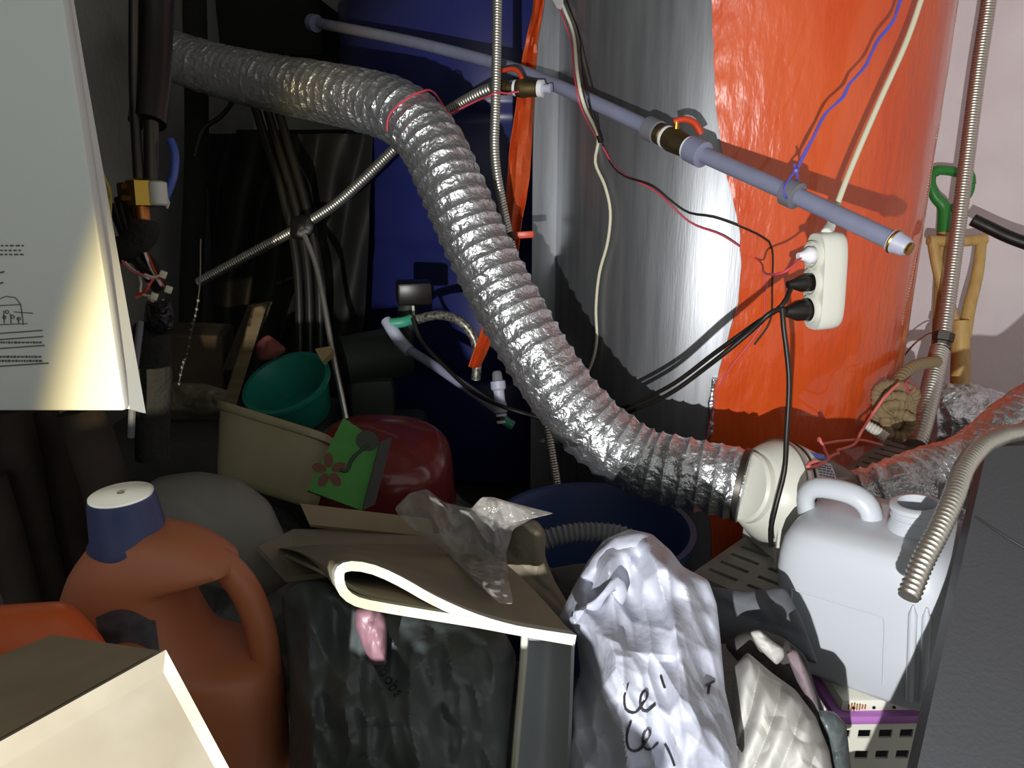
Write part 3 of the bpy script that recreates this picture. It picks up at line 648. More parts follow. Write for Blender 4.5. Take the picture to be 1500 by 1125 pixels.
# pink wire over the duct and red valve
single('pink_tie_wire', G().tube([P(567, 192, 1.335), P(569, 172, 1.325), P(582, 155, 1.32), P(604, 140, 1.325), P(625, 132, 1.35), P(636, 136, 1.40), P(646, 150, 1.44), P(658, 166, 1.47), P(668, 162, 1.48), P(700, 147, 1.455), P(715, 141, 1.43), P(728, 135, 1.418), P(742, 137, 1.43), P(760, 134, 1.435)], .0018, 6, .006), 'pink_wire', 'pink wire tied around the upper bend of the silver duct', 'wire')
# pink string tangle by the fan
fv_ = [(c_.data, fan.location) for c_ in fan.children if c_.name.split('.')[0] in ('housing', 'outlet_cone')]
fbvs = [BVHTree.FromPolygons([v.co+l_ for v in m_.vertices], [tuple(p.vertices) for p in m_.polygons]) for m_, l_ in fv_]
def F_(px, py, Z):
    h = [q for q in (ray(b_, px, py, .009) for b_ in fbvs) if q]
    if not h: return P(px, py, Z)
    q = min(h, key=lambda v: (v-CAM).length); z_ = (q-CAM).dot(Vector((0, CP, -SP))); return P(px, py, min(Z, z_))
single('pink_cord_tangle', G().tube([F_(1292, 652, 1.5), F_(1262, 645, 1.42), F_(1232, 646, 1.36), F_(1203, 650, 1.3), F_(1200, 642, 1.28), F_(1208, 660, 1.26), F_(1213, 672, 1.25), F_(1204, 678, 1.24), F_(1192, 676, 1.23), F_(1182, 683, 1.2), F_(1192, 684, 1.21), F_(1206, 678, 1.24), F_(1218, 668, 1.27), F_(1228, 664, 1.3), F_(1226, 660, 1.31), F_(1236, 657, 1.33), F_(1252, 650, 1.38), F_(1262, 632, 1.42), F_(1276, 610, 1.5), F_(1296, 582, 1.50), F_(1316, 562, 1.515)], .0026, 8, .005), 'pink2', 'pink cord tangled between the fan and the rope', 'cord')
single('red_loop_wire', G().tube([P(1343, 562, 1.56), P(1332, 574, 1.53), P(1326, 562, 1.53), P(1336, 556, 1.55)], .002, 8, .004), 'pink_wire', 'small red wire loop lying on the jute rope', 'wire')
single('brown_wire', G().tube([P(1300, 552, 2.02), P(1318, 530, 1.98), P(1338, 505, 1.95), P(1362, 488, 1.95), P(1382, 489, 1.94)], .002, 8), mat('brown_wire', '#7a3a30', .5), 'thin brown wire arching against the white wall', 'wire')
# right hand steel hose with coupling
rh = thing('steel_gas_hose', 'tall corrugated steel hose with a nut in front of the shovels', 'hose', P(1340, 664, 1.68))
part('upper_hose', corr([P(1455, -60, 1.8), P(1447, 10, 1.8), P(1432, 110, 1.8), P(1418, 220, 1.79), P(1404, 330, 1.78), P(1392, 420, 1.77), P(1381, 500, 1.76)], .0155, .0065, .0015, 18, 4), 'steel', rh)
part('lower_hose', corr([P(1377, 512, 1.76), P(1366, 560, 1.71), P(1353, 615, 1.66), P(1342, 653, 1.63)], .0195, .0075, .002, 18, 4), 'steel', rh)
c1, c2 = P(1384, 486, 1.76), P(1374, 528, 1.76); cdv = (c2-c1).normalized()
part('coupling_nut', G().lathe([(.018, 0), (.022, .002), (.022, .02), (.018, .022), (.018, .032)], c1, cdv, 6), 'steel_dark', rh); part('coupling_nut', G().lathe([(.017, .03), (.021, .034), (.021, .05), (.018, .06)], c1, cdv, 8), 'steel_dark', rh)
single('black_water_hose', G().tube([P(1425, 322, 1.86), P(1450, 334, 1.85), P(1480, 348, 1.83), P(1530, 366, 1.8)], .015, 14), 'black_rub', 'thick black hose along the white wall beside the shovels', 'hose')
# front steel hose over the can
single('steel_drain_hose', corr([P(1560, 565, 1.12), P(1510, 625, 1.06), P(1470, 638, 1.02), P(1440, 652, .98), P(1412, 686, .935), P(1396, 730, .89), P(1376, 775, .86), P(1352, 822, .838), P(1330, 876, .82)], .0104, .0062, .0016, 18, 5), 'steel', 'open ended corrugated steel hose dangling in front of the jerry can', 'hose')
# ================================================================== TOOLS, ROPE, PLATE
# wooden D-handled shovel
def shovel(name, label, pts):
    return thing(name, label, 'shovel', pts)
ZS = 1.98
sw = thing('wooden_shovel', 'shovel with a yellow wooden split D-handle leaning on the white wall', 'shovel', P(1420, 700, 1.9))
def wood(pts, r, Z=ZS): return G().tube([P(x, y, Z) for x, y in pts], r, 14, .01)
part('crossbar', wood([(1360, 352), (1402, 354), (1444, 350)], .0135), 'wood_yel', sw)
part('yoke_arm', wood([(1366, 350), (1374, 395), (1388, 445), (1402, 490)], lambda L, s: .0125+.004*s), 'wood_yel', sw)
part('yoke_arm', wood([(1438, 350), (1432, 400), (1420, 450), (1412, 495)], lambda L, s: .0125+.004*s), 'wood_yel', sw)
part('shaft', wood([(1407, 470), (1407, 520), (1406, 560), (1404, 640), (1402, 700)], lambda L, s: .020+.002*min(1, s*4), 1.95), 'wood_yel', sw)
bl = [[P(1402+dx, y, 1.93-.012*math.cos(dx/30)) for dx in (-45, -30, -15, 0, 15, 30, 45)] for y in (690, 720, 750, 780, 805, 826)]
part('blade', G().strip(bl, .003), 'steel_dark', sw)
sg = thing('green_grip_shovel', 'shovel with a green plastic D-grip leaning on the wall behind the wooden one', 'shovel', P(1375, 700, 2.0))
part('grip', G().tube([P(1368, 258, ZS+.06), P(1370, 250, ZS+.06), P(1390, 250, ZS+.06), P(1408, 254, ZS+.06), P(1420, 256, ZS+.06), P(1422, 270, ZS+.06)], .0125, 12, .008), 'green_grip', sg, 'green plastic grip')
part('grip', G().tube([P(1366, 254, ZS+.06), P(1364, 270, ZS+.06), P(1370, 288, ZS+.06), P(1382, 302, ZS+.06), P(1384, 318, ZS+.06), P(1384, 340, ZS+.06)], lambda L, s: .010+.009*s, 12, .008), 'green_grip', sg)
part('grip', G().tube([P(1422, 256, ZS+.06), P(1420, 280, ZS+.06), P(1404, 300, ZS+.06), P(1390, 308, ZS+.06)], lambda L, s: .010+.003*s, 12, .008), 'green_grip', sg)
part('shaft', G().tube([P(1383, 335, ZS+.07), P(1376, 480, ZS+.06), P(1372, 560, ZS+.05), P(1366, 720, ZS+.02), P(1362, 806, ZS-.01)], .017, 14), 'wood_yel', sg)
# slotted plate
g0 = onZ(1008, 842, GZ); gdir = (onZ(1292, 646, GZ)-g0); gL = gdir.length; gdir.normalize(); gn = Vector((gdir.y, -gdir.x, 0)); g0 = g0+gn*.012
GW, GT = .13, .012
gr = thing('slotted_plate', 'grey slotted drain plate lying under the white fan', 'plate', g0)
bm_ = bmesh.new()
sp_ = .032; nS = int(gL/sp_)
def lat(u0, u1, v0, v1, g): 
    a = [g0+gdir*u+gn*v for u, v in ((u0, v0), (u1, v0), (u1, v1), (u0, v1))]; g.slab(a, GT if False else -GT)
bands = [0, .014, .066, .088, .14, GW]; g = G()
for (v0, v1) in ((0, .012), (.058, .074), (.118, GW)): lat(-.01, gL, v0, v1, g)
for k in range(nS+1):
    for (v0, v1) in ((.012, .058), (.074, .118)):
        u0 = k*sp_ - .01; u1 = u0+sp_-.0085
        if k == nS: u1 = gL
        lat(u0, u1, v0, v1, g)
part('plate', g, 'grate', gr, smooth=False)
part('rim', G().slab([g0-gdir*.01+gn*GW, g0+gdir*gL+gn*GW, g0+gdir*gL+gn*(GW+.004), g0-gdir*.01+gn*(GW+.004)], -.03), 'grate', gr, smooth=False)
# crate carrying the plate
single('black_crate', G().box((.34, .10, GZ-GT-.002), basis(g0+gdir*.44+gn*.07+Vector((0, 0, (GZ-GT)/2-(GZ))) , gdir, gn, Vector((0, 0, 1))), .012), 'dark_board', 'black crate under the slotted plate', 'crate')
# jute rope
rp = thing('jute_rope', 'coiled jute rope lying behind the steel gas hose', 'rope', P(1310, 640, 1.57))
rc = P(1314, 598, 1.565); k_ = 0
for (rad, yy, seed) in ((.034, 0, 1), (.028, .018, 2), (.036, .03, 3), (.024, -.012, 4)):
    pts = [rc + Vector((rad*math.cos(a)*1.0+.006*noise.noise(Vector((a, seed, 0))), yy*.4+.012*math.sin(a*2+seed), rad*math.sin(a)+yy-.02+.006*noise.noise(Vector((seed, a, 2))))) for a in [i*.45 for i in range(15)]]
    part('coil', corr(pts, .010, .009, .002, 12, 4, .002, 120), 'rope', rp)
single('rope_tail', corr([P(1314, 572, 1.565), P(1321, 552, 1.59), P(1338, 537, 1.63), P(1360, 531, 1.68), P(1374, 530, 1.715)], .011, .012, .002, 12, 4), 'rope', 'frayed rope tail running from the coil to the hose nut', 'rope')
single('white_ribbed_hose', corr([P(1270, 624, 1.54), P(1283, 631, 1.53), P(1299, 642, 1.52)], .010, .006, .0016, 16, 4), 'white_pl', 'short white ribbed hose end beside the rope coil', 'hose')
# ================================================================== RIGHT FOREGROUND
# basket on the floor carrying the can
kb = thing('plastic_basket', 'white perforated plastic basket with a lilac rim under the jerry can', 'basket', onZ(1310, 1120, 0))
KT = .315
k0 = onZ(1226, 1060, KT-.02); kx = Vector((1, .02, 0)).normalized(); ky = Vector((-.02, 1, 0)).normalized()
KW, KD = .30, .26
def kp(u, v, z): return k0 + kx*u + ky*v + Vector((0, 0, z-k0.z))
part('rim', G().box((KW+.012, KD+.012, .014), basis(kp(KW/2, KD/2, KT-.012), kx, ky, Vector((0, 0, 1))), .005), 'lilac', kb, 'lilac rim')
part('lid', G().box((KW-.008, KD-.008, .022), basis(kp(KW/2, KD/2, KT+.001), kx, ky, Vector((0, 0, 1))), .008), 'basket', kb)
g = G()
for k in range(11): g.lathe([(.0022, 0), (.0022, .001)], kp(.02+k*.026, -.0005+.004, KT+.001), -ky, 8)
part('lid_holes', g, 'black_pl', kb, kind='stuff')
g = G()
for k in range(7): g.box((.0016, .0012, random.uniform(.006, .012)), basis(kp(.014+k*.0035, .0036, KT+.002), kx, ky, Vector((0, 0, 1))))
part('rust_stain', g, 'rust', kb, kind='stuff')
def wall(u0, u1, fr, n, name):
    # lattice wall with square windows; fr(u, z) -> point
    g = G(); zs = [.01]; hs = .026
    cols = [u0+(u1-u0)*i/n for i in range(n+1)]; wq = (u1-u0)/n
    z_levels = [KT-.03-i*.036 for i in range(8)]
    def quad(a, b, z0, z1):
        g.slab([fr(a, z0), fr(b, z0), fr(b, z1), fr(a, z1)], .003)
    quad(u0, u1, z_levels[0], KT-.018)
    for i in range(7):
        zt, zb = z_levels[i], z_levels[i+1]; m1 = zt-.014
        quad(u0, u1, zb, m1)
        for c in cols[:-1]: quad(c+.017, c+wq, m1, zt)
        quad(u0, u0+.004, m1, zt)
    quad(u0, u1, .0, z_levels[7]); return part(name, g, 'basket', kb, smooth=False)
tp = lambda z: (KT-z)*.10
wall(0, KW, lambda u, z: kp(u*(1-.2*(KT-z))+.02*(KT-z)/.3, tp(z), z), 11, 'front_wall'); wall(0, KD, lambda u, z: kp(tp(z), u, z), 9, 'side_wall'); wall(0, KW, lambda u, z: kp(u, KD, z), 11, 'back_wall'); wall(0, KD, lambda u, z: kp(KW-tp(z), u, z), 9, 'side_wall')
part('contents', boxmm(k0.x+.05, k0.x+KW-.05, k0.y+.05, k0.y+KD-.03, .005, KT-.03, .02), 'cloth_grey', kb)
# jerry can
yaw = math.radians(-43); tilt = math.radians(-6)
can_o = kp(.080, .078, KT+.019)
jz = Vector((math.sin(tilt)*1.0, .02, math.cos(tilt))).normalized()
jx = Vector((math.cos(yaw), math.sin(yaw), 0)); jx = (jx-jz*jx.dot(jz)).normalized(); jy = jz.cross(jx)
jc = thing('jerry_can', 'translucent white plastic jerry can with handle and open spout', 'jerry can', can_o)
JW, JD = .108, .088; KH = .60
def jp(x, y, z): return can_o + jx*x*.864 + jy*y + jz*(z*KH if z < .2 else z-.2+.2*KH)
sec = []
for z, k, n in ((0, .86, 4), (.006, .95, 5), (.02, 1, 6), (.12, 1.0, 6), (.225, 1.0, 6), (.245, .985, 5.5), (.262, .95, 5), (.276, .88, 4.5), (.284, .78, 4), (.287, .5, 4)):
    sec.append((jp(0, 0, z), jx*JW*k, jy*JD*(k if k < 1 else 1), n))
body = part('body', G().loft(sec, 72), 'can', jc, angle=60)
# raised frame around the label recess, and corner ribs
fz0, fz1, fx0, fx1 = .05, .205, -.088, .046
part('label_recess_frame', G().tube([jp(x, -JD+.0006, z) for x, z in ((fx0, fz0), (fx0, (fz0+fz1)/2), (fx0, fz1-.008), (fx0+.008, fz1), (0, fz1), (fx1-.008, fz1), (fx1, fz1-.008), (fx1, (fz0+fz1)/2), (fx1, fz0))], .0016, 8, .004), 'can', jc)
for xx in (.082, .098): part('corner_rib', G().tube([jp(xx, -JD-.0005+max(0, xx-.09)*.4, z) for z in (.03, .06, .2, .232)], lambda L, s: .005*min(1, 8*s+.2, 8*(1-s)+.2), 10), 'can', jc)
part('handle', G().tube([jp(-.108, 0, .270), jp(-.11, 0, .296), jp(-.096, 0, .312), jp(-.065, 0, .316), jp(-.034, 0, .313), jp(-.014, 0, .300), jp(-.006, 0, .272)], .0115, 16, .006, ell=1.25), 'can', jc)
so = can_o+jx*.045+jz*(.2*KH-.2)
part('spout', G().lathe([(.034, .275), (.033, .29), (.029, .298), (.029, .312), (.031, .314), (.031, .319), (.028, .321), (.0225, .321), (.0215, .28)], so, jz, 40, cap=False), 'can', jc)
part('spout_thread', G().lathe([(.029, .303), (.0305, .305), (.029, .307)], so, jz, 40, cap=False), 'can', jc)
# dark panel at the right edge
tl, blq, tr_ = P(1446, 655, 1.0), P(1338, 1150, .66), P(1760, 640, 1.05)
dp = thing('folding_table', 'big dark grey plastic table top leaning beside the jerry can', 'table', blq)
pn = (blq-tl).cross(tr_-tl).normalized(); pn = pn if pn.y > 0 else -pn
fl = tl+(blq-tl)*1.75; c3 = fl + (tr_-tl)
pts_ = [tl, fl, c3, tr_]
part('sheet', G().slab(pts_ if (fl-tl).cross(tr_-tl).dot(pn) > 0 else pts_[::-1], .03), 'dark_panel', dp, smooth=False)
def inpl(px, py):
    d = P(px, py, 1)-CAM; t = (tl-CAM).dot(pn)/d.dot(pn); return CAM+d*t-pn*.0008
part('seam', G().tube([inpl(1428, 757), inpl(1470, 785), inpl(1520, 815)], .0009, 6), 'black_pl', dp)
single('olive_sheet', G().slab([P(1390, 800, 1.2), P(1450, 800, 1.2), P(1440, 955, 1.085), P(1386, 955, 1.085)], -.01), 'olive', 'olive green plastic sheet wedged behind the dark table top', 'sheet')
single('black_bucket', G().lathe([(.05, -.1), (.065, .02), (.068, .025), (.06, .03)], P(1524, 700, 1.165), (-.1, -.3, .9), 30), 'black_pl', 'black bucket standing behind the top of the dark table top', 'bucket')
# ================================================================== FOREGROUND PILE
# black rubbish bags that carry the pile
bags = (((-.36, .70, .18), (.22, .19, .24), 'big black rubbish bag under the orange detergent bottle'), ((.05, .72, .17), (.15, .16, .25), 'black rubbish bag below the folded white mat'),
        ((-.47, 1.16, .16), (.18, .2, .26), 'black rubbish bag under the beige bin'), ((-.12, 1.32, .14), (.13, .16, .24), 'black rubbish bag under the maroon tub'), ((.335, .60, .14), (.06, .12, .19), 'black rubbish bag below the white carrier bag'))
for k, (c, r, lb) in enumerate(bags): single('rubbish_bag', blob(c, r, .035, 6, 64, 40, .001, .03), 'bag_black', lb, 'rubbish bag')
# visible front black bag
BBZ = lambda x, y: .70 - .00022*(y-900)
fb = pillow([(412, 872), (440, 852), (480, 852), (520, 880), (640, 905), (740, 925), (757, 960), (738, 1160), (429, 1160), (424, 1000)], BBZ, .06, .10, amp=.012, freq=13, folds=[(.6, 26, .004)], crease=1.6, rings=40, nang=200, seed=3)
single('crumpled_black_bag', fb, 'bag_grey', 'crumpled grey-black plastic bag below the folded white mat edge', 'plastic bag')
fbv = fb.bvh()
# pink packet and letters on the bag
pk = pillow([(520, 892), (545, 884), (566, 905), (567, 935), (566, 975), (545, 975), (530, 945), (519, 915)], .63, .014, .014, amp=.004, freq=60, folds=[(0, 160, .003)], rings=10, nang=60, seed=5)
single('pink_packet', pk, 'pink_pack', 'small pink plastic packet tucked under the folded white mat', 'packet')
g = G()
for ch, px, py, a in (('o', 562, 962, -40), ('b', 553, 985, -50), ('o', 560, 996, -55), ('b', 567, 1007, -55), ('s', 575, 1017, -55)):
    q = ray(fbv, px, py, .004)
    if q: 
        t = text(ch, .014, basis(q, Vector((math.cos(math.radians(a)), 0, math.sin(math.radians(a)))), Vector((-math.sin(math.radians(a))*.9, .3, math.cos(math.radians(a)))), Vector((0, -1, .2)))); g.add(t.v, t.f)
if g.v:
    bo_ = [o for o in bpy.data.objects if o.name == 'crumpled_black_bag'][0]; part('lettering', g, 'black_ink', bo_)
# folded white mat: teardrop profile swept backwards
pr = [(842, 932), (760, 917), (700, 900), (640, 874), (590, 846), (550, 828), (515, 822), (494, 830), (490, 850), (498, 872), (520, 888), (560, 897), (620, 907), (700, 920), (770, 933), (842, 944)]
prw = spline([P(x, y, .60 + .00006*(x-490)) for x, y in pr], .01)
fm = thing('folded_foam_mat', 'white edged foam mat folded over in a loop with a stained tan top', 'mat', prw[-1])
th = .0075
nP = len(prw); half = nP//2
def far_pt(i):
    if i <= half: t = i/half; return P(690-285*t, 795+8*t-3*math.sin(math.pi*t), .93)
    t = (i-half)/(nP-1-half); return P(405+290*t, 806-3*t, .935)
ctrp = sum(prw, Vector())/nP
def offs(c, k):
    out = []
    for i, p in enumerate(c):
        t = (c[min(i+1, nP-1)]-c[max(i-1, 0)]).normalized(); n = t.cross(Vector((0, .956, -.29))).normalized(); out.append(p+n*k)
    return out
a_, b_ = offs(prw, th), offs(prw, -th)
sgn_ = -1 if (a_[half]-ctrp).length > (b_[half]-ctrp).length else 1
farc = [far_pt(i) for i in range(nP)]; N = 14
def row_at(s):
    c = [p.lerp(q, s) + Vector((0, 0, .012*math.sin(s*math.pi)*(1-i/nP))) for i, (p, q) in enumerate(zip(prw, farc))]
    return c + offs(c, sgn_*th*(1-.6*s))[::-1]
part('mat_body', G().rings([row_at(.03+.97*i/N) for i in range(N+1)]), 'mat_top', fm, 'tan stained surface')
part('white_edge', G().rings([row_at(0), row_at(.0305)]), 'mat_white', fm, 'bright white cut edge')
pr2 = [(842, 938), (740, 922), (660, 904), (600, 889), (560, 881), (525, 870), (503, 856)]
pw2 = spline([P(x, y, .606 + .00006*(x-490)) for x, y in pr2], .01)
part('inner_layer', G().strip([[p.lerp(far_pt(int(half*(k/(len(pw2)-1)))) + Vector((0, 0, -.006)), .02+.8*i/8) for k, p in enumerate(pw2)] for i in range(9)], .003), 'card_cream', fm, 'yellowed inner layer')
# orange detergent bottle
def bz(py): return .66 + .00018*(py-850)
ob = thing('detergent_bottle', 'orange plastic detergent bottle with a handle hole and navy screw cap', 'bottle', P(255, 1130, bz(1130)))
secs = []
for (y, x0, x1, d) in ((772, 165, 240, .020), (784, 146, 292, .028), (800, 132, 322, .034), (818, 119, 344, .039), (828, 113, 346, .041), (834, 110, 322, .042), (840, 108, 288, .043), (850, 105, 272, .045), (885, 95, 278, .050), (910, 91, 290, .053), (932, 90, 306, .055), (948, 89, 328, .055), (957, 89, 378, .055), (966, 89, 404, .056), (1000, 90, 413, .057), (1080, 94, 419, .058), (1150, 98, 421, .058), (1200, 102, 418, .056), (1215, 120, 400, .05)):
    Z = bz(y); c = P(200, y, Z); ul, ur = (200-x0)*Z/F, (x1-200)*Z/F
    secs.append([c + Vector((cs(a, 2.6)*(ur if math.cos(a) > 0 else ul), sn(a, 2.6)*d, 0)) for a in [2*math.pi*q/64 for q in range(64)]])
part('body', G().rings(secs), 'bottle', ob, angle=75)
hb = [(300, 812), (326, 826), (354, 856), (374, 896), (386, 940), (391, 985)]
part('handle', G().tube([P(x, y, bz(y)) for x, y in hb], .0128, 20, .008, ell=1.0), 'bottle', ob)
cb, ct = P(192, 800, bz(800)), P(178, 728, bz(728)); cdir = (ct-cb).normalized()
cap_ = part('cap', G().lathe([(.028, -.004), (.0325, 0), (.0325, .006), (.0295, .010), (.0265, .040), (.025, .046)], cb, cdir, 40), 'navy_cap', ob, 'navy blue screw cap')
part('cap_disc', G().lathe([(.0246, .045), (.0246, .0475), (.022, .0485), (.001, .0485)], cb, cdir, 40), 'cap_white', cap_, 'white cap top')
part('dimple', G().lathe([(.0028, .0484), (.0028, .0492), (.001, .0492)], cb, cdir, 12), 'black_pl', cap_)
g = G(); 
bb_ = [o for o in ob.children if o.name.startswith('body')][0]
lv_ = BVHTree.FromPolygons([v.co+ob.location for v in bb_.data.vertices], [tuple(p.vertices) for p in bb_.data.polygons])
rows = []
for i in range(8):
    s = i/7; row = []
    for j in range(11):
        t = j/10; x = (140+10*s) + (228-140-4*s)*t; y = 905+48*s - 14*math.sin(math.pi*min(1, t*1.1)) + 4*t
        q = ray(lv_, x, y, .0008); row.append(q or P(x, y, .6))
    rows.append(row)
part('sticker', G().strip(rows, -.0004), 'sticker', ob, 'dark worn sticker')
# small orange tub at the left
single('orange_tub', pillow([(-60, 900), (0, 886), (95, 880), (118, 895), (152, 934), (170, 975), (150, 1040), (40, 1080), (-60, 1080)], .56, .03, .05, amp=.001, power=.35, rings=14), 'bottle_or2', 'small orange plastic tub in front of the detergent bottle', 'tub')
# open carton, bottom left
ap = P(236, 953, .39); cl_ = P(0, 1118, .325); cr_ = P(332, 1132, .40); dl = (cl_-ap); c_l = ap+dl*4.2; c_l.z = cl_.z+.03; ba = P(76, 930, .50); bl2 = c_l+Vector((-.12, .16, -.06))
ca = thing('open_carton', 'open cardboard carton with a pale lit flap in the doorway corner', 'carton', Vector((ap.x-.1, ap.y-.05, 0)))
top = [ap+Vector((-.003, .003, -.002)), c_l, bl2, ba]; g = G(); n = 4
bot = [Vector((p.x, p.y, .001)) for p in top]
g.add(top+bot, [(0, 1, 2, 3), (7, 6, 5, 4)] + [(i, (i+1) % 4, (i+1) % 4+4, i+4) for i in range(4)]); part('body', g, 'card', ca, 'brown cardboard body', smooth=False)
dn = lambda p, k: Vector((p.x+.01, p.y-.012, p.z-k))
part('pale_flap', G().slab([ap, cr_, dn(cr_, .2), dn(cl_, .25), dn(c_l, .25), c_l], -.004), 'card_cream', ca, 'pale cardboard flap', smooth=False)
g = G().box((.18, .18, .68), rot((-.10, .155, .34), 0, 0, 3), .004)
single('torch_blocker', g, 'card', 'brown box added out of view beside the open carton to block the torch', 'carton', smooth=False)  # unseen box, added only to keep torch light off the black bag
# white tray corner next to the carrier bag
wb = thing('white_tray', 'bent white plastic tray standing between the black bag and the carrier bag', 'tray', P(800, 1130, .62))
rows = []
for i in range(20):
    s = i/19; y = 934+ s*230; rows.append([P(768-16*s + 74*t + 8*s*t, y - 8*math.sin(t*3.1) + 6*t, .645 - .0*s + .035*math.sin(t*2.6+.3)) for t in [j/12 for j in range(13)]])
part('face', G().strip(rows, .003), 'white_box', wb); part('edge', G().tube([P(769, 931, .645), P(765, 990, .645), P(757, 1080, .645), P(750, 1170, .645)], .0032, 8), 'mat_white', wb)
part('rim', G().tube([P(769, 932, .645), P(790, 934, .66), P(810, 934, .675), P(842, 940, .675)], .003, 8), 'white_box', wb)
# white carrier bag with handwriting
wbz = lambda x, y: .78 - .0004*(y-800)
wo = [(818, 905), (836, 868), (862, 820), (885, 790), (922, 775), (955, 782), (984, 808), (1000, 830), (1038, 850), (1050, 885), (1056, 940), (1062, 1010), (1078, 1080), (1085, 1160), (838, 1160), (832, 1040), (850, 985), (846, 940)]
wg = pillow(wo, wbz, .055, .08, cen=(950, 960), amp=.008, freq=12, crease=3.2, folds=[(.9, 30, .007), (2.2, 22, .008)], rings=60, nang=240, seed=8, smooth=1)
cbg = thing('carrier_bag', 'crumpled white carrier bag with black script lettering', 'plastic bag', base_of(wg))
part('bag', wg, 'bag_white', cbg, angle=50)
wv = wg.bvh()
def script(strokes, wpx, nm):
    for pts in strokes:
        q = [ray(wv, x, y, .0015) for x, y in pts]; q = [x for x in q if x]
        if len(q) > 1: part(nm, G().tube(q, wpx, 6, .004), 'black_ink', cbg)
def le(x, y, s): return [[(x+dx*s, y+dy*s) for dx, dy in ((-2, -26), (-7, -8), (-5, 8), (4, 13), (12, 9), (18, 0), (24, -10), (21, -17), (15, -9), (15, 6), (23, 11), (34, 2))]]
script(le(922, 1030, 1.1), .0010, 'script_letter'); script(le(926, 1086, 1.1), .0010, 'script_letter'); script([[(968, 990), (971, 1000), (974, 1008)], [(974, 1090), (982, 1105), (988, 1122)], [(1032, 1005), (1046, 998)], [(1040, 1002), (1037, 1018)]], .0011, 'script_letter')
part('handle_loop', G().tube([ray(wv, 842, 905, .004) or P(842, 905, .72), P(868, 890, .705), P(888, 868, .69), P(900, 856, .70), P(908, 870, .70), P(900, 900, .70), P(906, 930, .69)], lambda L, s: .006+.002*math.sin(L*120), 10, .006, ell=.45), 'bag_white', cbg)
part('flap', pillow([(832, 905), (850, 898), (880, 915), (905, 940), (892, 955), (860, 935), (845, 930)], .70, .006, .004, amp=.004, freq=40, rings=8, nang=50), 'bag_white', cbg)
part('top_fold', pillow([(842, 855), (870, 812), (900, 785), (940, 778), (975, 800), (968, 812), (930, 805), (905, 820), (880, 850), (850, 862)], .76, .02, .01, amp=.006, freq=30, rings=10, nang=70), 'bag_white', cbg)
# pale striped cloth and other fabrics
single('striped_cloth', pillow([(1075, 975), (1095, 955), (1130, 985), (1165, 1010), (1195, 1050), (1215, 1100), (1225, 1160), (1070, 1160), (1072, 1050)], lambda x, y: .80-.0003*(y-960), .05, .06, amp=.008, freq=16, folds=[(-.40, 120, .013)], rings=50, nang=200, crease=.6, seed=4), 'cloth_white', 'white folded cloth with deep creases beside the carrier bag', 'cloth')
single('dark_jacket', pillow([(1060, 945), (1085, 925), (1110, 920), (1150, 935), (1180, 960), (1195, 1010), (1215, 1060), (1230, 1110), (1190, 1080), (1140, 1010), (1095, 985)], .86, .03, .08, cen=(1130, 972), amp=.008, freq=22, folds=[(.8, 70, .006)], rings=14, nang=90, seed=2), 'cloth_dark', 'dark grey jacket lying between the slotted plate and the white cloth', 'jacket')
single('white_glove', pillow([(1098, 925), (1112, 922), (1130, 938), (1148, 950), (1150, 962), (1138, 975), (1122, 960), (1108, 945)], .80, .012, .02, amp=.004, freq=50, rings=8, nang=50, seed=6), 'cloth_white', 'pale crumpled glove lying on the dark jacket', 'glove')
single('mauve_cloth', pillow([(1150, 955), (1166, 950), (1184, 985), (1196, 1020), (1203, 1050), (1190, 1038), (1168, 1000)], .80, .012, .02, amp=.004, freq=40, folds=[(0, 130, .004)], rings=8, nang=60), 'cloth_mauve', 'mauve grey cloth squeezed between jacket and jerry can', 'cloth')
single('grey_fabric', pillow([(1000, 915), (1030, 858), (1095, 866), (1150, 860), (1172, 900), (1200, 975), (1160, 960), (1100, 935), (1060, 945)], .95, .02, .10, cen=(1120, 905), amp=.006, freq=20, folds=[(1.0, 50, .006)], rings=12, nang=80), 'cloth_grey', 'folded grey fabric below the slotted plate', 'cloth')
single('grey_sack', pillow([(1196, 1040), (1222, 1042), (1240, 1062), (1250, 1160), (1226, 1160)], .80, .02, .03, amp=.006, freq=30, rings=10), 'bag_grey', 'grey plastic sack next to the perforated basket', 'sack')
# ================================================================== MIDDLE GROUND
# blue tub with ribbed hose
tbc = onZ(868, 768, .40)
nt_ = thing('blue_tub', 'deep blue round tub below the silver duct', 'tub', (tbc.x, tbc.y, 0))
part('shell', G().lathe([(.11, .001), (.125, .01), (.155, .385), (.168, .39), (.168, .40), (.158, .40), (.148, .385), (.12, .03), (.001, .025)], (tbc.x, tbc.y, 0), (0, 0, 1), 56), 'navy_tub', nt_)
single('clear_ribbed_hose', corr([P(790, 795, 1.1), P(820, 784, 1.1), P(860, 779, 1.1), P(905, 783, 1.1), P(945, 800, 1.1)], .012, .0075, .003, 18, 4), 'clear_hose', 'clear ribbed hose bending across the blue tub', 'hose')
single('dark_fabric_bundle', pillow([(795, 835), (850, 825), (950, 830), (1000, 850), (1010, 890), (980, 920), (900, 920), (810, 900)], .95, .02, .1, amp=.01, freq=10), 'cloth_dark', 'dark fabric bundle behind the white carrier bag', 'fabric')
# tan fabric
single('tan_cloth', pillow([(735, 800), (752, 768), (785, 760), (800, 780), (798, 815), (812, 850), (835, 890), (850, 925), (800, 925), (745, 905), (725, 850)], .88, .035, .05, amp=.008, freq=18, folds=[(.7, 45, .010)], rings=16, nang=90, seed=9), 'tan', 'tan cotton cloth bunched between clear bag and blue tub', 'cloth')
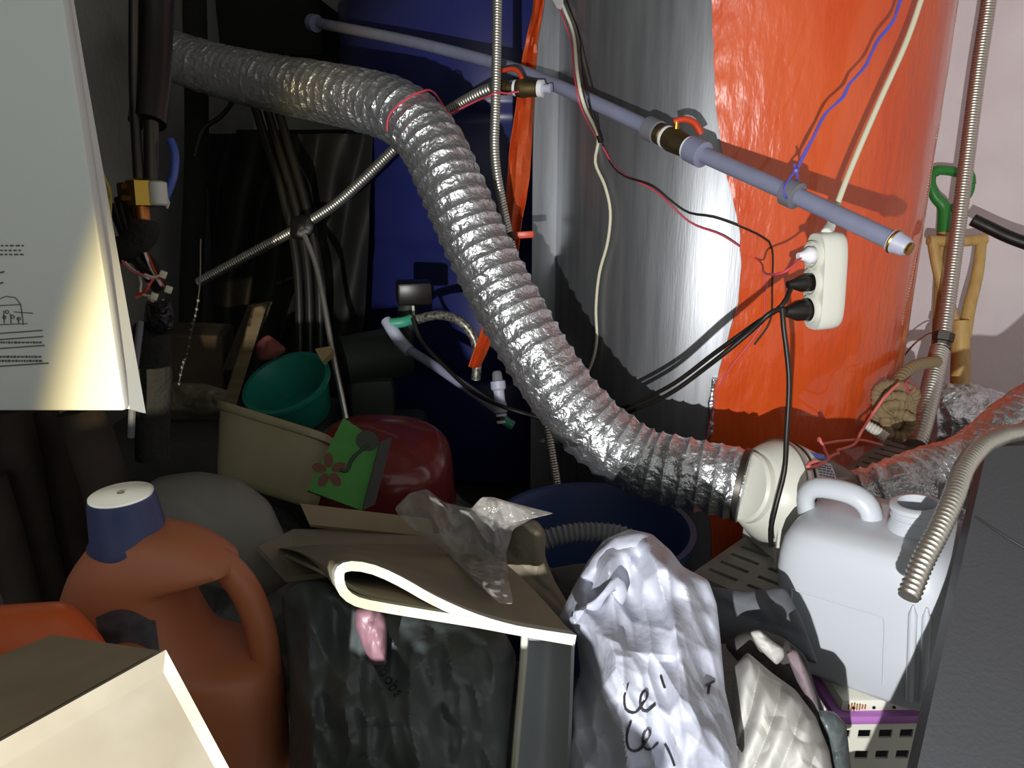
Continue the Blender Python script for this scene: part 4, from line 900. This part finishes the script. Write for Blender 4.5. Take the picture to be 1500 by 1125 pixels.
# clear plastic bag
def on_mat(x, y):
    yn = 917 + (x-758)*(.25 if x < 758 else .18) if x > 690 else 897 + (x-690)*.47
    iz = 1/.93 + (1/.605-1/.93)*max(0, y-797)/max(40, yn-797); return min(.835, 1/iz-.034)
single('clear_plastic_bag', pillow([(578, 745), (600, 722), (625, 716), (650, 735), (690, 745), (706, 728), (722, 728), (745, 735), (812, 752), (780, 760), (752, 775), (742, 810), (746, 850), (752, 885), (732, 884), (695, 850), (645, 800), (590, 765)], on_mat, .022, .006, cen=(690, 780), amp=.008, freq=20, crease=2.5, folds=[(.3, 70, .006)], rings=36, nang=200, smooth=1, seed=1), 'clear', 'crumpled clear plastic bag between the cardboard flap and tan cloth', 'plastic bag')
# cardboard pieces
single('cardboard_flap', G().slab([P(441, 741, .98), P(455, 772, .96), P(636, 790, .94), P(633, 764, .96)], .006), 'card', 'long narrow cardboard flap above the folded mat', 'cardboard', smooth=False)
single('cardboard_sheet', G().slab([P(378, 800, .90), P(420, 845, .84), P(560, 830, .84), P(690, 790, .92), P(600, 775, .97), P(430, 775, .97)], -.006), 'card_grey', 'flat cardboard sheet under the narrow flap', 'cardboard', smooth=False)
# grey rounded tub lid
single('grey_storage_tub', pillow([(205, 720), (230, 698), (290, 690), (350, 700), (395, 735), (420, 790), (430, 850), (380, 880), (280, 850), (215, 800)], .96, .05, .1, amp=.002, power=.45, rings=18), 'grey_lump', 'rounded grey plastic tub behind the navy bottle cap', 'tub')
# beige bin
bi = thing('beige_bin', 'tilted beige plastic bin next to the green notebook', 'bin', P(375, 715, 1.2))
bu = (P(480, 648, 1.19)-P(335, 603, 1.19)).normalized(); bd = (P(395, 718, 1.17)-P(410, 612, 1.19)).normalized(); bw = bu.cross(bd).normalized(); bw = bw if bw.y > 0 else -bw
bc = P(408, 622, 1.24)
Wt = .086
part('body', G().loft([(bc+bd*t, bu*(Wt*k), bw*(.062*k), 5) for t, k in ((.0, 1), (.05, .94), (.096, .885), (.106, .86), (.110, .78))], 56), 'bin', bi, angle=60)
part('rim', G().loft([(bc+bd*t, bu*(Wt*k), bw*(.062*k), 5) for t, k in ((-.006, 1.0), (-.004, 1.045), (.006, 1.045), (.008, 1.0))], 56), 'bin', bi, angle=60)
# green notebook with flower
gn_ = [P(503, 612, 1.14), P(556, 648, 1.14), P(530, 748, 1.10), P(450, 718, 1.10)]
n0_ = (gn_[1]-gn_[0]).cross(gn_[3]-gn_[0]); dd_ = P(530, 748, 1)-CAM; gn_[2] = CAM + dd_*((gn_[0]-CAM).dot(n0_)/dd_.dot(n0_))
nb = thing('notebook', 'green notebook with a brown flower drawing', 'notebook', gn_[2])
nn = (gn_[1]-gn_[0]).cross(gn_[3]-gn_[0]).normalized(); nn = nn if nn.y < 0 else -nn
part('cover', G().slab(gn_ if (gn_[1]-gn_[0]).cross(gn_[-1]-gn_[0]).dot(nn) < 0 else gn_[::-1], .014), 'green', nb, 'green printed cover', smooth=False)
def onNB(px, py, l=.0006):
    d = P(px, py, 1)-CAM; return CAM + d*((gn_[0]-CAM).dot(nn)/d.dot(nn)) + nn*l
def disc(cx, cy, rx, ry, a, l): return G().slab([onNB(cx+rx*math.cos(t)*math.cos(a)-ry*math.sin(t)*math.sin(a), cy+rx*math.cos(t)*math.sin(a)+ry*math.sin(t)*math.cos(a), l) for t in [2*math.pi*i/16 for i in range(16)]], .0004)
for a in range(5):
    t = a*2*math.pi/5+.9; part('petal', disc(482+15*math.cos(t), 690+16*math.sin(t), 11, 7, t, .0006), 'petal', nb, smooth=False)
part('flower_stem', G().tube([onNB(x, y, .001) for x, y in ((498, 688), (508, 690), (514, 676), (524, 664), (540, 652))], .0028, 6, .006), 'petal_dark', nb)
part('flower_bud', disc(538, 646, 17, 15, .3, .0008), 'petal_dark', nb, smooth=False)
sp0 = [gn_[1], gn_[2], gn_[2]+Vector((.016, .01, .004)), gn_[1]+Vector((.016, .01, .004))]
part('spine', G().slab(sp0, .006), 'cloth_dark', nb, smooth=False)
# maroon tub upside down
mc = P(560, 735, 1.42)
mt = thing('maroon_tub', 'upturned glossy maroon plastic tub behind the green notebook', 'tub', mc)
a0 = (Vector((.06, -.22, .97))).normalized(); mu = Vector((1, 0, 0)); mu = (mu-a0*mu.dot(a0)).normalized(); mv = a0.cross(mu)
part('shell', G().loft([(mc+a0*t, mu*.128*k, mv*.115*k, 2.5) for t, k in ((0, 1.02), (.004, 1.04), (.012, 1.02), (.05, 1.0), (.095, .96), (.112, .92), (.122, .86), (.127, .80), (.130, .775), (.130, .74), (.138, .60), (.142, .3), (.1425, .02))], 64), 'maroon', mt, angle=60)
# teal basin with scraps
tb0 = P(427, 575, 1.62); tba = Vector((-.18, -.42, .88)).normalized()
tbn = thing('teal_basin', 'small teal plastic basin holding scraps behind the beige bin', 'basin', tb0)
part('bowl', G().lathe([(.04, -.062), (.062, -.06), (.074, -.02), (.083, .02), (.092, .024), (.092, .031), (.083, .031), (.076, .015), (.066, -.02), (.055, -.05), (.001, -.052)], tb0, tba, 44), 'teal', tbn)
single('pale_wood_wedge', G().slab([P(461, 511, 1.58), P(484, 507, 1.58), P(486, 516, 1.575), P(472, 530, 1.57)], .02), 'wood_pale', 'pale wooden wedge sticking out of the teal basin', 'wood', smooth=False)
single('pink_rag', pillow([(372, 505), (392, 488), (422, 512), (405, 525), (378, 530)], 1.64, .02, .02, amp=.004, freq=30, rings=6, nang=30), 'pink_cloth', 'faded pink rag beside the plank in the teal basin', 'rag')
single('wooden_plank', G().box((.03, .03, .22), basis(P(358, 520, 1.6), Vector((.9, .3, .2)).normalized(), Vector((-.3, .95, 0)).normalized(), (P(376, 462, 1.62)-P(338, 585, 1.58)).normalized()), .002), 'wood', 'short square plank leaning into the teal basin', 'plank', smooth=False)
single('wooden_plank', G().box((.05, .016, .15), basis(P(362, 492, 1.66), Vector((.9, .3, .1)).normalized(), Vector((-.3, .95, 0)).normalized(), (P(380, 462, 1.66)-P(352, 530, 1.66)).normalized()), .002), 'wood_dark', 'wide dark plank behind the square one', 'plank', smooth=False)
single('dark_wooden_box', G().box((.14, .12, .19), rot(Vector((P(286, 535, 1.70).x, P(286, 535, 1.70).y, .432+.097)), 0, 4, 8), .006), 'wood_dark', 'dark wooden box standing behind the rough stone', 'box', smooth=False)
single('rough_stone', pillow([(232, 580), (250, 560), (300, 562), (335, 572), (328, 600), (318, 612), (270, 604), (238, 606)], 1.3, .03, .08, amp=.012, freq=24, rings=12, nang=70, power=.4), 'stone', 'rough grey stone block next to the beige bin', 'stone')
single('concrete_ledge', boxmm(-.85, -.395, 1.45, 1.76, 0, .432, .01), 'concrete', 'low concrete ledge under the teal basin and stone', 'ledge')
